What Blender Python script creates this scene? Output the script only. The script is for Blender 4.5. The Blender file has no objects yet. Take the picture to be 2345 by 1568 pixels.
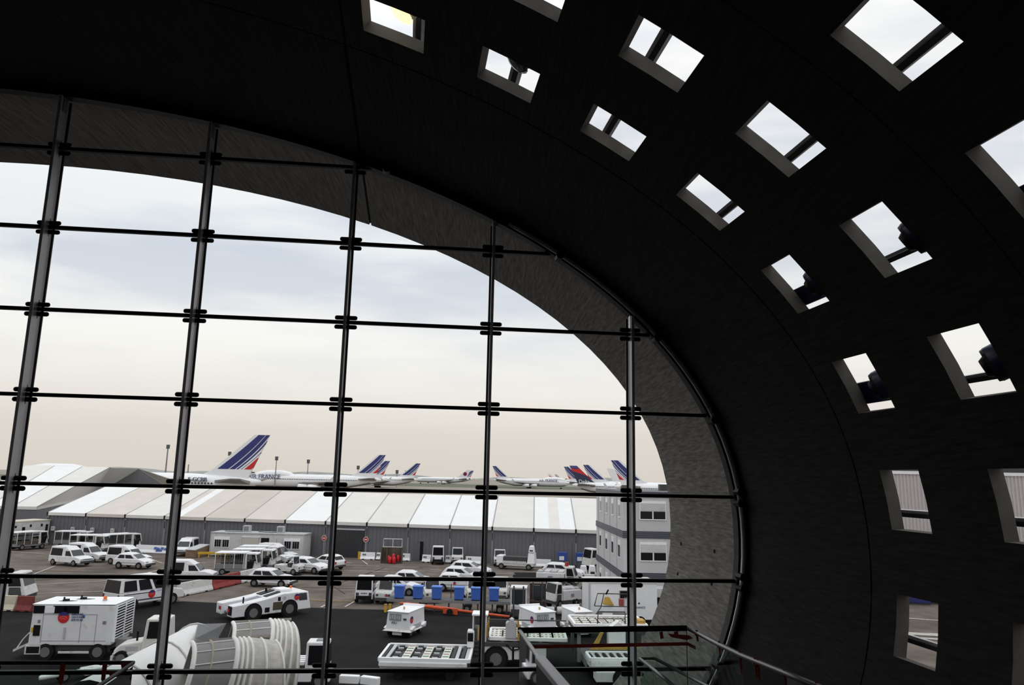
import bpy, bmesh, math, random
from mathutils import Vector, Matrix
random.seed(7)
S = bpy.context.scene
C = S.collection
V = Vector
# ------------------------------------------------------------------ camera
F = 1705.0                      # focal length in pixels of the 2345 x 1568 frame
PITCH, ROLL, CAMZ = .17909, .02174, 9.4
_f = V((0, math.cos(PITCH), math.sin(PITCH)))
_u = V((0, -math.sin(PITCH), math.cos(PITCH)))
_r = V((1, 0, 0))
RT = _r*math.cos(ROLL) + _u*math.sin(ROLL)
UP = _u*math.cos(ROLL) - _r*math.sin(ROLL)
FW = _f
CAM = V((0, 0, CAMZ))
cd = bpy.data.cameras.new('camera')
cd.sensor_width = 36
cd.lens = F/2345*36
cd.clip_start = .05
cd.clip_end = 20000
cam = bpy.data.objects.new('camera', cd)
C.objects.link(cam)
cam.matrix_world = Matrix(((RT.x, UP.x, -FW.x, 0), (RT.y, UP.y, -FW.y, 0), (RT.z, UP.z, -FW.z, CAMZ), (0, 0, 0, 1)))
S.camera = cam
S.view_settings.view_transform = 'Standard'
S.view_settings.look = 'None'
S.view_settings.gamma = 1
S.view_settings.use_curve_mapping = False
S.view_settings.exposure = 0.1

# ------------------------------------------------------------------ overcast sky
wd = bpy.data.worlds.new('overcast_sky')
S.world = wd
wd.use_nodes = True
nt = wd.node_tree
nt.nodes.clear()
def N(nt, typ, **kw):
    n = nt.nodes.new(typ)
    for k, v in kw.items():
        if k[0] == '_':
            n.inputs[int(k[1:])].default_value = v
        else:
            setattr(n, k, v)
    return n
def lin(*c):
    return tuple(((x/255)/12.92 if x/255 <= .04045 else ((x/255+.055)/1.055)**2.4) for x in c)
tc = N(nt, 'ShaderNodeTexCoord')
sx = N(nt, 'ShaderNodeSeparateXYZ')
nt.links.new(tc.outputs['Generated'], sx.inputs[0])
asn = N(nt, 'ShaderNodeMath', operation='ARCSINE')
nt.links.new(sx.outputs[2], asn.inputs[0])
dv = N(nt, 'ShaderNodeMath', operation='DIVIDE', _1=math.pi/2)
nt.links.new(asn.outputs[0], dv.inputs[0])
rp = N(nt, 'ShaderNodeValToRGB')
nt.links.new(dv.outputs[0], rp.inputs[0])
SKY = [(0, lin(214, 206, 197)), (3, lin(221, 214, 206)), (6.5, lin(239, 235, 229)), (10, lin(245, 244, 241)),
       (16, lin(230, 233, 237)), (22, lin(240, 242, 245)), (30, (1.0, 1.0, .99)), (50, (1.35, 1.35, 1.33)), (90, (1.7, 1.7, 1.68))]
e = rp.color_ramp.elements
while len(e) < len(SKY):
    e.new(.5)
for k, (el, c) in enumerate(SKY):
    e[k].position = el/90
    e[k].color = (*c, 1)
mp = N(nt, 'ShaderNodeMapping')
mp.inputs['Scale'].default_value = (2.2, 2.2, 11)
mp.inputs['Rotation'].default_value = (.10, -.10, 0)
nt.links.new(tc.outputs['Generated'], mp.inputs[0])
nz = N(nt, 'ShaderNodeTexNoise')
nz.inputs['Scale'].default_value = 1.25
nz.inputs['Detail'].default_value = 5
nz.inputs['Roughness'].default_value = .55
nt.links.new(mp.outputs[0], nz.inputs['Vector'])
cr = N(nt, 'ShaderNodeValToRGB')
nt.links.new(nz.outputs[0], cr.inputs[0])
cr.color_ramp.elements[0].position = .38
cr.color_ramp.elements[0].color = (*lin(229, 233, 241), 1)
cr.color_ramp.elements[1].position = .6
cr.color_ramp.elements[1].color = (1.02, 1.02, 1.01, 1)
el = N(nt, 'ShaderNodeMapRange', _1=.05, _2=.14)
nt.links.new(dv.outputs[0], el.inputs[0])
mx = N(nt, 'ShaderNodeMix', data_type='RGBA', blend_type='MULTIPLY')
nt.links.new(el.outputs[0], mx.inputs[0])
nt.links.new(rp.outputs[0], mx.inputs[6])
nt.links.new(cr.outputs[0], mx.inputs[7])
bg = N(nt, 'ShaderNodeBackground')
nt.links.new(mx.outputs[2], bg.inputs[0])
wo = N(nt, 'ShaderNodeOutputWorld')
nt.links.new(bg.outputs[0], wo.inputs[0])

# ------------------------------------------------------------------ pixels to places
def ray(px, py):
    return (RT*((px-1172.5)/F) + UP*((784-py)/F) + FW)
def G(px, py, z=0.0):
    """where the line of sight meets the level z"""
    d = ray(px, py)
    return CAM + d*((z-CAMZ)/d.z)
def at(px, py, dist):
    """point in that direction at horizontal distance dist"""
    d = ray(px, py)
    return CAM + d*(dist/math.hypot(d.x, d.y))

# ------------------------------------------------------------------ materials
MATS = {}
def mat(name, rgb, rough=.6, metal=0.0, var=.06, scale=3.0, bump=0.0, emit=None, spec=.5, stretch=None, dirt=None):
    if name in MATS:
        return MATS[name]
    m = bpy.data.materials.new(name)
    m.use_nodes = True
    t = m.node_tree
    b = t.nodes['Principled BSDF']
    b.inputs['Roughness'].default_value = rough
    b.inputs['Metallic'].default_value = metal
    b.inputs['Specular IOR Level'].default_value = spec
    co = t.nodes.new('ShaderNodeTexCoord')
    no = t.nodes.new('ShaderNodeTexNoise')
    no.inputs['Scale'].default_value = scale
    no.inputs['Detail'].default_value = 6
    src = co.outputs['Object']
    if stretch:
        mpn = t.nodes.new('ShaderNodeMapping')
        mpn.inputs['Rotation'].default_value = (0, 0, stretch[1])
        mpn.inputs['Scale'].default_value = stretch[0]
        t.links.new(src, mpn.inputs[0])
        src = mpn.outputs[0]
    t.links.new(src, no.inputs['Vector'])
    r = t.nodes.new('ShaderNodeValToRGB')
    r.color_ramp.elements[0].position = .3
    r.color_ramp.elements[1].position = .7
    r.color_ramp.elements[0].color = (*[c*(1-var) for c in rgb], 1)
    r.color_ramp.elements[1].color = (*[min(1, c*(1+var)) for c in rgb], 1)
    t.links.new(no.outputs[0], r.inputs[0])
    col = r.outputs[0]
    if dirt:
        n2 = t.nodes.new('ShaderNodeTexNoise')
        n2.inputs['Scale'].default_value = dirt[1]
        n2.inputs['Detail'].default_value = 5
        t.links.new(co.outputs['Object'], n2.inputs['Vector'])
        r2 = t.nodes.new('ShaderNodeValToRGB')
        r2.color_ramp.elements[0].position = dirt[2]
        r2.color_ramp.elements[1].position = dirt[3]
        t.links.new(n2.outputs[0], r2.inputs[0])
        m2 = t.nodes.new('ShaderNodeMix')
        m2.data_type = 'RGBA'
        t.links.new(r2.outputs[0], m2.inputs[0])
        t.links.new(col, m2.inputs[6])
        m2.inputs[7].default_value = (*dirt[0], 1)
        col = m2.outputs[2]
    t.links.new(col, b.inputs['Base Color'])
    if bump:
        bn = t.nodes.new('ShaderNodeBump')
        bn.inputs['Strength'].default_value = bump
        bn.inputs['Distance'].default_value = .02
        t.links.new(no.outputs[0], bn.inputs['Height'])
        t.links.new(bn.outputs[0], b.inputs['Normal'])
    if emit:
        b.inputs['Emission Color'].default_value = (*emit[0], 1)
        b.inputs['Emission Strength'].default_value = emit[1]
    MATS[name] = m
    return m
def glassmat(name, tint, refl=.06, rough=.02):
    m = bpy.data.materials.new(name)
    m.use_nodes = True
    t = m.node_tree
    t.nodes.clear()
    o = t.nodes.new('ShaderNodeOutputMaterial')
    tr = t.nodes.new('ShaderNodeBsdfTransparent')
    no = t.nodes.new('ShaderNodeTexNoise')
    no.inputs['Scale'].default_value = .8
    co = t.nodes.new('ShaderNodeTexCoord')
    t.links.new(co.outputs['Object'], no.inputs['Vector'])
    r = t.nodes.new('ShaderNodeValToRGB')
    r.color_ramp.elements[0].color = (*[c*.985 for c in tint], 1)
    r.color_ramp.elements[1].color = (*tint, 1)
    t.links.new(no.outputs[0], r.inputs[0])
    t.links.new(r.outputs[0], tr.inputs[0])
    gl = t.nodes.new('ShaderNodeBsdfGlossy')
    gl.inputs['Roughness'].default_value = rough
    gl.inputs['Color'].default_value = (1, 1, 1, 1)
    mixn = t.nodes.new('ShaderNodeMixShader')
    lw = t.nodes.new('ShaderNodeFresnel')
    lw.inputs[0].default_value = 1.0 + refl*4
    t.links.new(lw.outputs[0], mixn.inputs[0])
    t.links.new(tr.outputs[0], mixn.inputs[1])
    t.links.new(gl.outputs[0], mixn.inputs[2])
    t.links.new(mixn.outputs[0], o.inputs[0])
    MATS[name] = m
    return m
AXYAW = -.13636                  # heading of the hall's long axis
CONCO = mat('weathered_lit_concrete', (.195, .180, .166), .85, var=.38, scale=1.0, bump=.5, stretch=((24, 1.6, 24), -AXYAW), spec=.2)  # lit copy of the vault concrete, daylight added to its weathered tone
CONC = mat('shaded_board_concrete', (.030, .028, .026), .85, var=.4, scale=1.0, bump=.5, stretch=((24, 1.6, 24), -AXYAW), spec=.2)  # shaded copy of the vault concrete, the hall's deep shade put into its colour
CONC2 = mat('recess_concrete', (.15, .142, .13), .9, var=.12, scale=6, bump=.2, spec=.2)  # paler than the vault face, sky light on the reveals put into the tone
GLASS = glassmat('clear_glass', (.97, .98, .975), .05)
GLASSG = glassmat('green_rail_glass', (.70, .80, .76), .05)
GLASSF = glassmat('fritted_glass', (.93, .93, .92), .01)
GLASSM = mat('milky_canopy_film', (.34, .33, .335), .3, var=.05)
GLASSM.node_tree.nodes['Principled BSDF'].inputs['Alpha'].default_value = .62
BLACK = mat('black_steel', (.006, .006, .007), .5, spec=.2)
STEEL = mat('grey_satin_steel', (.72, .70, .74), .35, metal=.0, var=.05)
PIPE = mat('silver_tube', (.42, .42, .46), .32, metal=.85)
SEAL = mat('black_sealant', (.004, .004, .004), .8, spec=.1)
WHITE = mat('white_vehicle_paint', (.72, .715, .735), .35, var=.05, scale=1.5, dirt=((.45, .43, .40), 2.2, .60, .85))
WHITE2 = mat('clean_white_paint', (.84, .84, .86), .35, var=.03)
DIRTYW = mat('worn_white_paint', (.62, .61, .60), .6, var=.15, scale=4, dirt=((.25, .23, .21), 4, .55, .8))
LGREY = mat('light_grey_paint', (.45, .45, .47), .5)
GREY = mat('mid_grey_paint', (.2, .2, .21), .55)
DGREY = mat('dark_grey_metal', (.05, .05, .052), .6)
DARKW = mat('dark_window_glass', (.010, .010, .012), .15, spec=.22)
SHADE = mat('tinted_windscreen', (.035, .038, .042), .12, spec=.4)
RUBBER = mat('tyre_rubber', (.012, .012, .012), .85, spec=.2)
HUB = mat('steel_wheel_hub', (.16, .16, .165), .5, metal=.2)
RED = mat('red_paint', (.42, .02, .02), .5)
ORANGE = mat('orange_paint', (.62, .085, .02), .5, var=.15)
AMBER = mat('amber_beacon', (.8, .16, .02), .3)
YELL = mat('yellow_paint', (.62, .36, .02), .55, var=.15)
BLUE = mat('blue_bin_plastic', (.045, .13, .50), .5, var=.1)
NAVY = mat('navy_blue', (.016, .022, .15), .4)
NAVYP = mat('dark_blue_duct_paint', (.012, .022, .11), .4)
REDL = mat('bright_red_livery', (.55, .012, .015), .4)
PLANEW = mat('airliner_white', (.80, .80, .82), .3, var=.02, scale=.2)
PLANEG = mat('airliner_shaded_grey', (.22, .195, .18), .45, var=.08)  # airliner grey darkened, tailplane and belly shade mixed into the colour
TAPE = mat('red_tape', (.30, .02, .012), .7, var=.2)

# ------------------------------------------------------------------ mesh helper
class MB:
    def __init__(s):
        s.v = []
        s.f = []
    def add(s, vs, fs):
        o = len(s.v)
        s.v += [tuple(p) for p in vs]
        s.f += [tuple(i+o for i in q) for q in fs]
        return s
    def hexa(s, p):
        return s.add(p, [(3, 2, 1, 0), (4, 5, 6, 7), (0, 1, 5, 4), (1, 2, 6, 5), (2, 3, 7, 6), (3, 0, 4, 7)])
    def box(s, x0, x1, y0, y1, z0, z1):
        return s.hexa([(x0, y0, z0), (x1, y0, z0), (x1, y1, z0), (x0, y1, z0), (x0, y0, z1), (x1, y0, z1), (x1, y1, z1), (x0, y1, z1)])
    def fr(s, b, t, z0, z1):
        """frustum: b, t = (x0,x1,y0,y1) of bottom and top"""
        return s.hexa([(b[0], b[2], z0), (b[1], b[2], z0), (b[1], b[3], z0), (b[0], b[3], z0), (t[0], t[2], z1), (t[1], t[2], z1), (t[1], t[3], z1), (t[0], t[3], z1)])
    def prism(s, pts, y0, y1):
        """side outline (x,z) pulled across the width"""
        n = len(pts)
        vs = [(x, y0, z) for x, z in pts] + [(x, y1, z) for x, z in pts]
        fs = [tuple(range(n)), tuple(range(2*n-1, n-1, -1))]
        fs += [(i, i+n, (i+1) % n+n, (i+1) % n) for i in range(n)]
        return s.add(vs, fs)
    def slab(s, pts, off):
        """polygon of 3-D points thickened by the vector off"""
        n = len(pts)
        off = V(off)
        vs = [V(p) for p in pts] + [V(p)+off for p in pts]
        fs = [tuple(range(n-1, -1, -1)), tuple(range(n, 2*n))]
        fs += [(i, (i+1) % n, (i+1) % n+n, i+n) for i in range(n)]
        return s.add(vs, fs)
    def panel(s, q, s0, s1, t0, t1, off=.012, th=.02):
        """thin plate on the quad q (a,b,c,d), bilinear window s,t, standing proud by off"""
        a, b, c, d = [V(p) for p in q]
        def P(u, w):
            return (a*(1-u)+b*u)*(1-w) + (d*(1-u)+c*u)*w
        n = (b-a).cross(d-a).normalized()
        pts = [P(s0, t0)+n*(off-th), P(s1, t0)+n*(off-th), P(s1, t1)+n*(off-th), P(s0, t1)+n*(off-th)]
        return s.slab(pts, n*th)
    def cyl(s, p0, p1, r, n=12, r2=None):
        p0 = V(p0); p1 = V(p1)
        r2 = r if r2 is None else r2
        d = (p1-p0).normalized()
        a = d.orthogonal().normalized(); b = d.cross(a)
        vs = []
        for p, rr in ((p0, r), (p1, r2)):
            for k in range(n):
                t = 2*math.pi*k/n
                vs.append(p + (a*math.cos(t)+b*math.sin(t))*rr)
        fs = [tuple(range(n-1, -1, -1)), tuple(range(n, 2*n))]
        fs += [(k, (k+1) % n, (k+1) % n+n, k+n) for k in range(n)]
        return s.add(vs, fs)
    def loft(s, rings, cap=True, closed=True):
        n = len(rings[0])
        o = []
        vs = [p for r in rings for p in r]
        fs = []
        for i in range(len(rings)-1):
            for k in range(n if closed else n-1):
                a = i*n+k; b = i*n+(k+1) % n
                fs.append((a, b, b+n, a+n))
        if cap:
            fs.append(tuple(range(n-1, -1, -1)))
            fs.append(tuple(range((len(rings)-1)*n, len(rings)*n)))
        return s.add(vs, fs)
    def tube(s, path, r, n=8):
        path = [V(p) for p in path]
        rings = []
        a = None
        for i, p in enumerate(path):
            d = (path[min(i+1, len(path)-1)]-path[max(i-1, 0)]).normalized()
            if a is None:
                a = d.orthogonal().normalized()
            a = (a - d*a.dot(d)).normalized()
            b = d.cross(a)
            rings.append([p+(a*math.cos(2*math.pi*k/n)+b*math.sin(2*math.pi*k/n))*r for k in range(n)])
        return s.loft(rings)
    def mesh(s, name):
        m = bpy.data.meshes.new(name)
        m.from_pydata(s.v, [], s.f)
        m.update()
        bm = bmesh.new()
        bm.from_mesh(m)
        bmesh.ops.recalc_face_normals(bm, faces=bm.faces)
        bm.to_mesh(m)
        bm.free()
        return m
    def obj(s, name, m, parent=None, smooth=False, bevel=0, seg=2):
        me = s.mesh(name)
        me.materials.append(m)
        return link(name, me, parent, smooth, bevel, seg)
def link(name, me, parent=None, smooth=False, bevel=0, seg=2):
    o = bpy.data.objects.new(name, me)
    C.objects.link(o)
    if parent:
        o.parent = parent
    if smooth:
        for p in me.polygons:
            p.use_smooth = True
    if bevel:
        b = o.modifiers.new('bevel', 'BEVEL')
        b.width = bevel
        b.segments = seg
        b.limit_method = 'ANGLE'
        b.angle_limit = .6
    return o
def tag(o, label, cat, group=None):
    o['label'] = label
    o['category'] = cat
    if group:
        o['group'] = group
    return o
def thing(name, label, cat, loc=(0, 0, 0), rz=0, group=None):
    o = bpy.data.objects.new(name, None)
    o.empty_display_size = .3
    C.objects.link(o)
    o.location = loc
    o.rotation_euler = (0, 0, rz)
    return tag(o, label, cat, group)
def struct(name, label=None, loc=(0, 0, 0), o=None):
    if o is None:
        o = bpy.data.objects.new(name, None)
        C.objects.link(o)
        o.location = loc
    o['kind'] = 'structure'
    if label:
        o['label'] = label
    return o
def copytree(o, parent=None):
    c = o.copy()
    C.objects.link(c)
    c.parent = parent
    for ch in list(o.children):
        copytree(ch, c)
    return c
def text(s, size, m, parent, loc, rot, name='lettering', ext=.004, shear=0, align='CENTER'):
    cu = bpy.data.curves.new(name, 'FONT')
    cu.body = s
    cu.size = size
    cu.extrude = ext
    cu.shear = shear
    cu.align_x = align
    cu.align_y = 'CENTER'
    cu.resolution_u = 3
    to = bpy.data.objects.new(name, cu)
    C.objects.link(to)
    me = bpy.data.meshes.new_from_object(to.evaluated_get(bpy.context.evaluated_depsgraph_get()))
    bpy.data.objects.remove(to)
    bpy.data.curves.remove(cu)
    me.name = name
    me.materials.clear()
    me.materials.append(m)
    o = link(name, me, parent)
    o.matrix_local = Matrix.Translation(loc) @ rot.to_4x4()
    return o
def face_rot(xd, up):
    """text facing: xd = writing direction, up = up direction (local)"""
    x = V(xd).normalized(); z = x.cross(V(up)).normalized(); y = z.cross(x)
    return Matrix((x, y, z)).transposed()
# ------------------------------------------------------------------ the concrete hall
GY = .10811                                   # heading of the glazed end wall
DG = V((math.cos(GY), math.sin(GY), 0))
NG = V((-math.sin(GY), math.cos(GY), 0))
GB = NG*(12*NG.y)                             # foot of the glazing plane as seen from the eye
AX = V((math.sin(AXYAW), math.cos(AXYAW), 0))
PS, PZ, PA, PB, PN = -8.22, -.88, 13.36, 6.97, 2.1
def prof(th, off=0.0):
    c, s_ = math.cos(math.radians(th)), math.sin(math.radians(th))
    return (PS+(PA+off)*math.copysign(abs(c)**(2/PN), c), PZ+(PB+off)*math.copysign(abs(s_)**(2/PN), s_))
def HW(s_, z, v=0.0):
    """hall coordinates (along the end wall, above the eye, along the axis) to world"""
    return GB + DG*s_ + AX*v + V((0, 0, z+CAMZ))
def shell(th, v, off=0.0):
    a = prof(th, off)
    return HW(a[0], a[1], v)
TK = .15
RINGS = [3.43, 0.0, -3.37, -6.77, -10.12, -13.5, -16.87, -20.25]
ROWS = [(-17.2, -12.2), (-7.1, -2.1), (2.8, 7.9), (13.05, 18.0), (22.9, 27.5), (31.9, 36.1), (40.2, 44.1), (47.8, 51.5), (55, 58.7)]
SECT = [(-78, 60), (60, 120), (120, 258)]
vault = struct('ceiling', 'shade-toned board marked concrete vault pierced by square openings')
WINS = []
for ri in range(len(RINGS)-1):
    v1, v0 = RINGS[ri], RINGS[ri+1]
    for (a0, a1) in SECT:
        wins = []
        if ri >= 2:
            rows = ROWS if a0 == -78 else ([(180-b, 180-a) for a, b in ROWS] if a0 == 120 else [])
            for (w0, w1) in rows:
                for k in (0, 1):
                    c1 = v1 - (.46 if k == 0 else 2.08) + (.0 if ri != 3 else .12)
                    if a0 == -78 and w0 == 55 and (ri > 2 or k > 0):
                        continue
                    wins.append((w0, w1, c1-.66, c1))
        us = {a0+.12, a1-.12}
        k = a0+3
        while k < a1-1.5:
            us.add(k); k += 3
        for w in wins:
            us = {u for u in us if not (w[0]-.7 < u < w[1]+.7) or u in (a0+.12, a1-.12)}
        for w in wins:
            us |= {w[0], w[1], (w[0]+w[1])/2}
        us = sorted(us)
        vs = sorted({v0+.012, v1-.012} | {w[2] for w in wins} | {w[3] for w in wins})
        def inside(u, v):
            return any(w[0] < u < w[1] and w[2] < v < w[3] for w in wins)
        mb = MB()
        idx = {}
        def pt(i, j, o):
            key = (i, j, o)
            if key not in idx:
                idx[key] = len(mb.v)
                mb.v.append(tuple(shell(us[i], vs[j], TK if o else 0)))
            return idx[key]
        nu, nv = len(us)-1, len(vs)-1
        solid = [[not inside((us[i]+us[i+1])/2, (vs[j]+vs[j+1])/2) for j in range(nv)] for i in range(nu)]
        for i in range(nu):
            for j in range(nv):
                if not solid[i][j]:
                    continue
                mb.f.append((pt(i, j, 0), pt(i+1, j, 0), pt(i+1, j+1, 0), pt(i, j+1, 0)))
                mb.f.append((pt(i, j, 1), pt(i, j+1, 1), pt(i+1, j+1, 1), pt(i+1, j, 1)))
                for (di, dj, p, q) in ((-1, 0, (i, j), (i, j+1)), (1, 0, (i+1, j), (i+1, j+1)), (0, -1, (i, j), (i+1, j)), (0, 1, (i, j+1), (i+1, j+1))):
                    ii, jj = i+di, j+dj
                    if not (0 <= ii < nu and 0 <= jj < nv) or not solid[ii][jj]:
                        mb.f.append((pt(*p, 0), pt(*q, 0), pt(*q, 1), pt(*p, 1)))
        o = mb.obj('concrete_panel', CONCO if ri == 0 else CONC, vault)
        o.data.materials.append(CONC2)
        for p in o.data.polygons:           # faces inside the openings: sky light painted in by paler concrete
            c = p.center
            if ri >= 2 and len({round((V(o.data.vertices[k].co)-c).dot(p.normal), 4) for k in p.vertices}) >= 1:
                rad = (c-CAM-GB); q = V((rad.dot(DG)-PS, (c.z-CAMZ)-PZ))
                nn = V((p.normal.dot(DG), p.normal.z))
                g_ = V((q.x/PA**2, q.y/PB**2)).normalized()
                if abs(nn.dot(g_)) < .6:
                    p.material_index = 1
        WINS += [(ri, a0, w) for w in wins]
# black sealant in the joints, set back from the face
def sweep(mb, ths, v, offs, dvs):
    """band that follows the vault profile: cross-section corners (off, dv)"""
    rings = [[shell(t, v+d, f_) for f_, d in zip(offs, dvs)] for t in ths]
    mb.loft(rings)
TH = [-78+3*k for k in range(113)]
for v in RINGS[1:-1]:
    mb = MB()
    sweep(mb, TH, v, (.03, .03, .13, .13), (-.03, .03, .03, -.03))
    mb.obj('joint_seal', SEAL, vault)
for t in (60, 120):
    mb = MB()
    mb.loft([[shell(t+a, v, f_) for a, f_ in ((-.2, .03), (.2, .03), (.2, .13), (-.2, .13))] for v in (3.37, -20.2)])
    mb.obj('joint_seal', SEAL, vault)
# formwork tie holes in the outer ring
for th, v in ((-2.4, 2.79), (-2.3, 1.16), (-6.8, 2.79), (-6.5, 1.15)):
    mb = MB()
    p = shell(th, v, .005); q = shell(th, v, -.012)
    mb.cyl(p, q, .035, 8)
    mb.obj('tie_hole_plug', SEAL, vault)
# end wall behind, lower floor, upper floor
mb = MB()
mb.loft([[HW(*prof(-90+6*k, .2), -20.3) for k in range(60)], [HW(*prof(-90+6*k, .2), -20.7) for k in range(60)]])
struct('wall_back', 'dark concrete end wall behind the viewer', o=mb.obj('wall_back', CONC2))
DKFLOOR = mat('dark_floor', (.05, .05, .05), .6)
def hallbox(s0, s1, z0, z1, v0, v1):
    mb = MB()
    mb.hexa([HW(s0, z0, v0), HW(s1, z0, v0), HW(s1, z0, v1), HW(s0, z0, v1), HW(s0, z1, v0), HW(s1, z1, v0), HW(s1, z1, v1), HW(s0, z1, v1)])
    return mb
struct('floor', 'dark floor slab of the departure level', o=hallbox(-20.2, 3.2, -2.95, -2.65, -20.2, -5.4).obj('floor', DKFLOOR))
struct('floor_lower', 'dark floor slab of the lower level', o=hallbox(-18, 1.7, -6.9, -6.6, -20.2, 3.3).obj('floor_lower', DKFLOOR))

# ------------------------------------------------------------------ outer skin: bars and panes outside the openings
BARS = {'-17.2': -13.4, '-7.2': -5.9, '2.6': 3.8, '12.8': 14.1, '22.6': 23.9, '31.7': 33.0, '40': 43.0, '47.6': 50.0, '54.9': 56.3}
skin = struct('wall_outer', 'steel bars and glass panes of the outer skin')
SK = .30
for k, t in BARS.items():
    for side in (0, 1):
        tt = t if side == 0 else 180-t
        mb = MB()
        mb.loft([[shell(tt+a, v, f_) for a, f_ in ((-.17, SK), (.17, SK), (.17, SK+.1), (-.17, SK+.1))] for v in (3.2, -20.2)])
        b = mb.obj('skin_bar', DGREY, skin)
        mb = MB()
        mb.loft([[shell(tt+a, v, f_) for a, f_ in ((.18, SK+.02), (.40, SK+.02), (.40, SK+.1), (.18, SK+.1))] for v in (3.2, -20.2)])
        mb.obj('bar_flange', STEEL, b)
tv = sorted(BARS.values())
for i in range(len(tv)-1):
    for ri in range(2, 5):
        mb = MB()
        v1, v0 = RINGS[ri], RINGS[ri+1]
        n = 4
        mb.loft([[shell(tv[i]+(tv[i+1]-tv[i])*k/n, v, SK+.11) for k in range(n+1)] for v in (v0+.01, v1-.01)], cap=False, closed=False)
        mb.obj('skin_pane', GLASSF, skin)

# ------------------------------------------------------------------ glazed end wall
glz = struct('window_1', 'tall glazed end wall on steel mullions with black glass clamps')
MS = [-6.076+2.340*k for k in range(-2, 5)]
TZ = [5.030-1.3179*k for k in range(0, 8)]
def ztop(s_, inset=.02):
    q = min(1, abs((s_-PS)/PA))
    h = (1-q**PN)**(1/PN)*PB
    return PZ+h-inset, PZ-h+inset
def sext(z, inset=.02):
    q = min(1, abs((z-PZ)/PB))
    w = (1-q**PN)**(1/PN)*PA
    return PS-w+inset, PS+w-inset
def gbox(mb, s0, s1, z0, z1, n0, n1):
    def P(s_, z, n):
        return GB+DG*s_+NG*n+V((0, 0, z+CAMZ))
    mb.hexa([P(s0, z0, n0), P(s1, z0, n0), P(s1, z0, n1), P(s0, z0, n1), P(s0, z1, n0), P(s1, z1, n0), P(s1, z1, n1), P(s0, z1, n1)])
    return mb
for s_ in MS:
    zt, zb = ztop(s_)
    zt = min(zt, ztop(s_+.04)[0])
    zb = -6.55
    mb = gbox(MB(), s_-.012, s_+.012, zb, zt-.12, -.13, .13)
    m_ = mb.obj('mullion', STEEL, glz)
    for n0, n1, hw, fm in ((-.15, -.125, .022, STEEL), (.125, .15, .043, BLACK)):
        gbox(MB(), s_-hw, s_+hw, zb, zt-.12, n0, n1).obj('mullion_flange', fm, m_)
    gbox(MB(), s_-.02, s_+.02, zt-.36, zt-.02, -.06, .06).obj('mullion_shoe', PIPE, m_)
for z in TZ:
    if abs((z-PZ)/PB) > .985:
        continue
    a, b = sext(z, .08)
    a = max(a, MS[0]-2.3)
    gbox(MB(), a, b, z-.027, z+.027, -.01, .06).obj('transom', BLACK, glz)
# clamps: a pill above and one below every crossing
mb = MB()
rings = []
for x, r_ in [(-.178, .012), (-.174, .022), (-.165, .031), (-.148, .036), (.148, .036), (.165, .031), (.174, .022), (.178, .012)]:
    rings.append([(x, r_*.8*math.cos(a_*math.pi/4), r_*math.sin(a_*math.pi/4)) for a_ in range(8)])
mb.loft(rings)
mb.cyl((.01, 0, -.07), (.01, 0, .07), .008, 6)
cm = mb.mesh('glass_clamp')
cm.materials.append(BLACK)
for s_ in MS:
    for z in TZ:
        for dz in (-.075, .075):
            if z+dz+.05 < ztop(s_+.17)[0] and z+dz > -6.4:
                o = link('glass_clamp', cm, glz)
                o.location = GB+DG*s_+NG*.03+V((0, 0, z+dz+CAMZ))
                o.rotation_euler = (0, 0, GY)
# panes clipped by the vault outline
def clip(poly, A, B):
    out = []
    def side(p):
        return (B[0]-A[0])*(p[1]-A[1])-(B[1]-A[1])*(p[0]-A[0])
    for i, p in enumerate(poly):
        q = poly[(i+1) % len(poly)]
        sp, sq = side(p), side(q)
        if sp >= 0:
            out.append(p)
        if (sp >= 0) != (sq >= 0):
            t = sp/(sp-sq)
            out.append((p[0]+(q[0]-p[0])*t, p[1]+(q[1]-p[1])*t))
    return out
outl = [prof(6*k) for k in range(60)]
sb = [MS[0]-2.3]+MS+[5.2]
zb_ = [6.4]+TZ+[-6.6]
for i in range(len(sb)-1):
    for j in range(len(zb_)-1):
        poly = [(sb[i]+.008, zb_[j+1]+.008), (sb[i+1]-.008, zb_[j+1]+.008), (sb[i+1]-.008, zb_[j]-.008), (sb[i]+.008, zb_[j]-.008)]
        for k in range(60):
            poly = clip(poly, outl[k], outl[(k+1) % 60])
            if len(poly) < 3:
                break
        if len(poly) < 3:
            continue
        mb = MB()
        mb.add([GB+DG*p[0]+NG*.075+V((0, 0, p[1]+CAMZ)) for p in poly], [tuple(range(len(poly)))])
        mb.obj('glass_pane', GLASS, glz)
# rim frame and the silver tube that follows it
FT = [-66+2*k for k in range(94)]
mb = MB()
sweep(mb, FT, 0, (.0, -.13, -.13, .0), (-.09, -.09, .09, .09))
rim = mb.obj('rim_frame', BLACK, glz)
mb = MB()
mb.tube([shell(t, -.16, -.07) for t in [-40+2*k for k in range(44)]], .05, 8)
mb.obj('rim_tube', PIPE, rim, smooth=True)
for z in TZ:
    zz = (z-PZ)/PB
    if abs(zz) < .9:
        w = (1-abs(zz)**PN)**(1/PN)
        for d in (-.09, .09):
            p = GB+DG*(PS+PA*w-.09)+V((0, 0, z+d+CAMZ))
            mb = MB()
            mb.cyl(p-AX*.26+DG*.0, p-AX*.06, .065, 8)
            mb.obj('rim_node', BLACK, rim)

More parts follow.
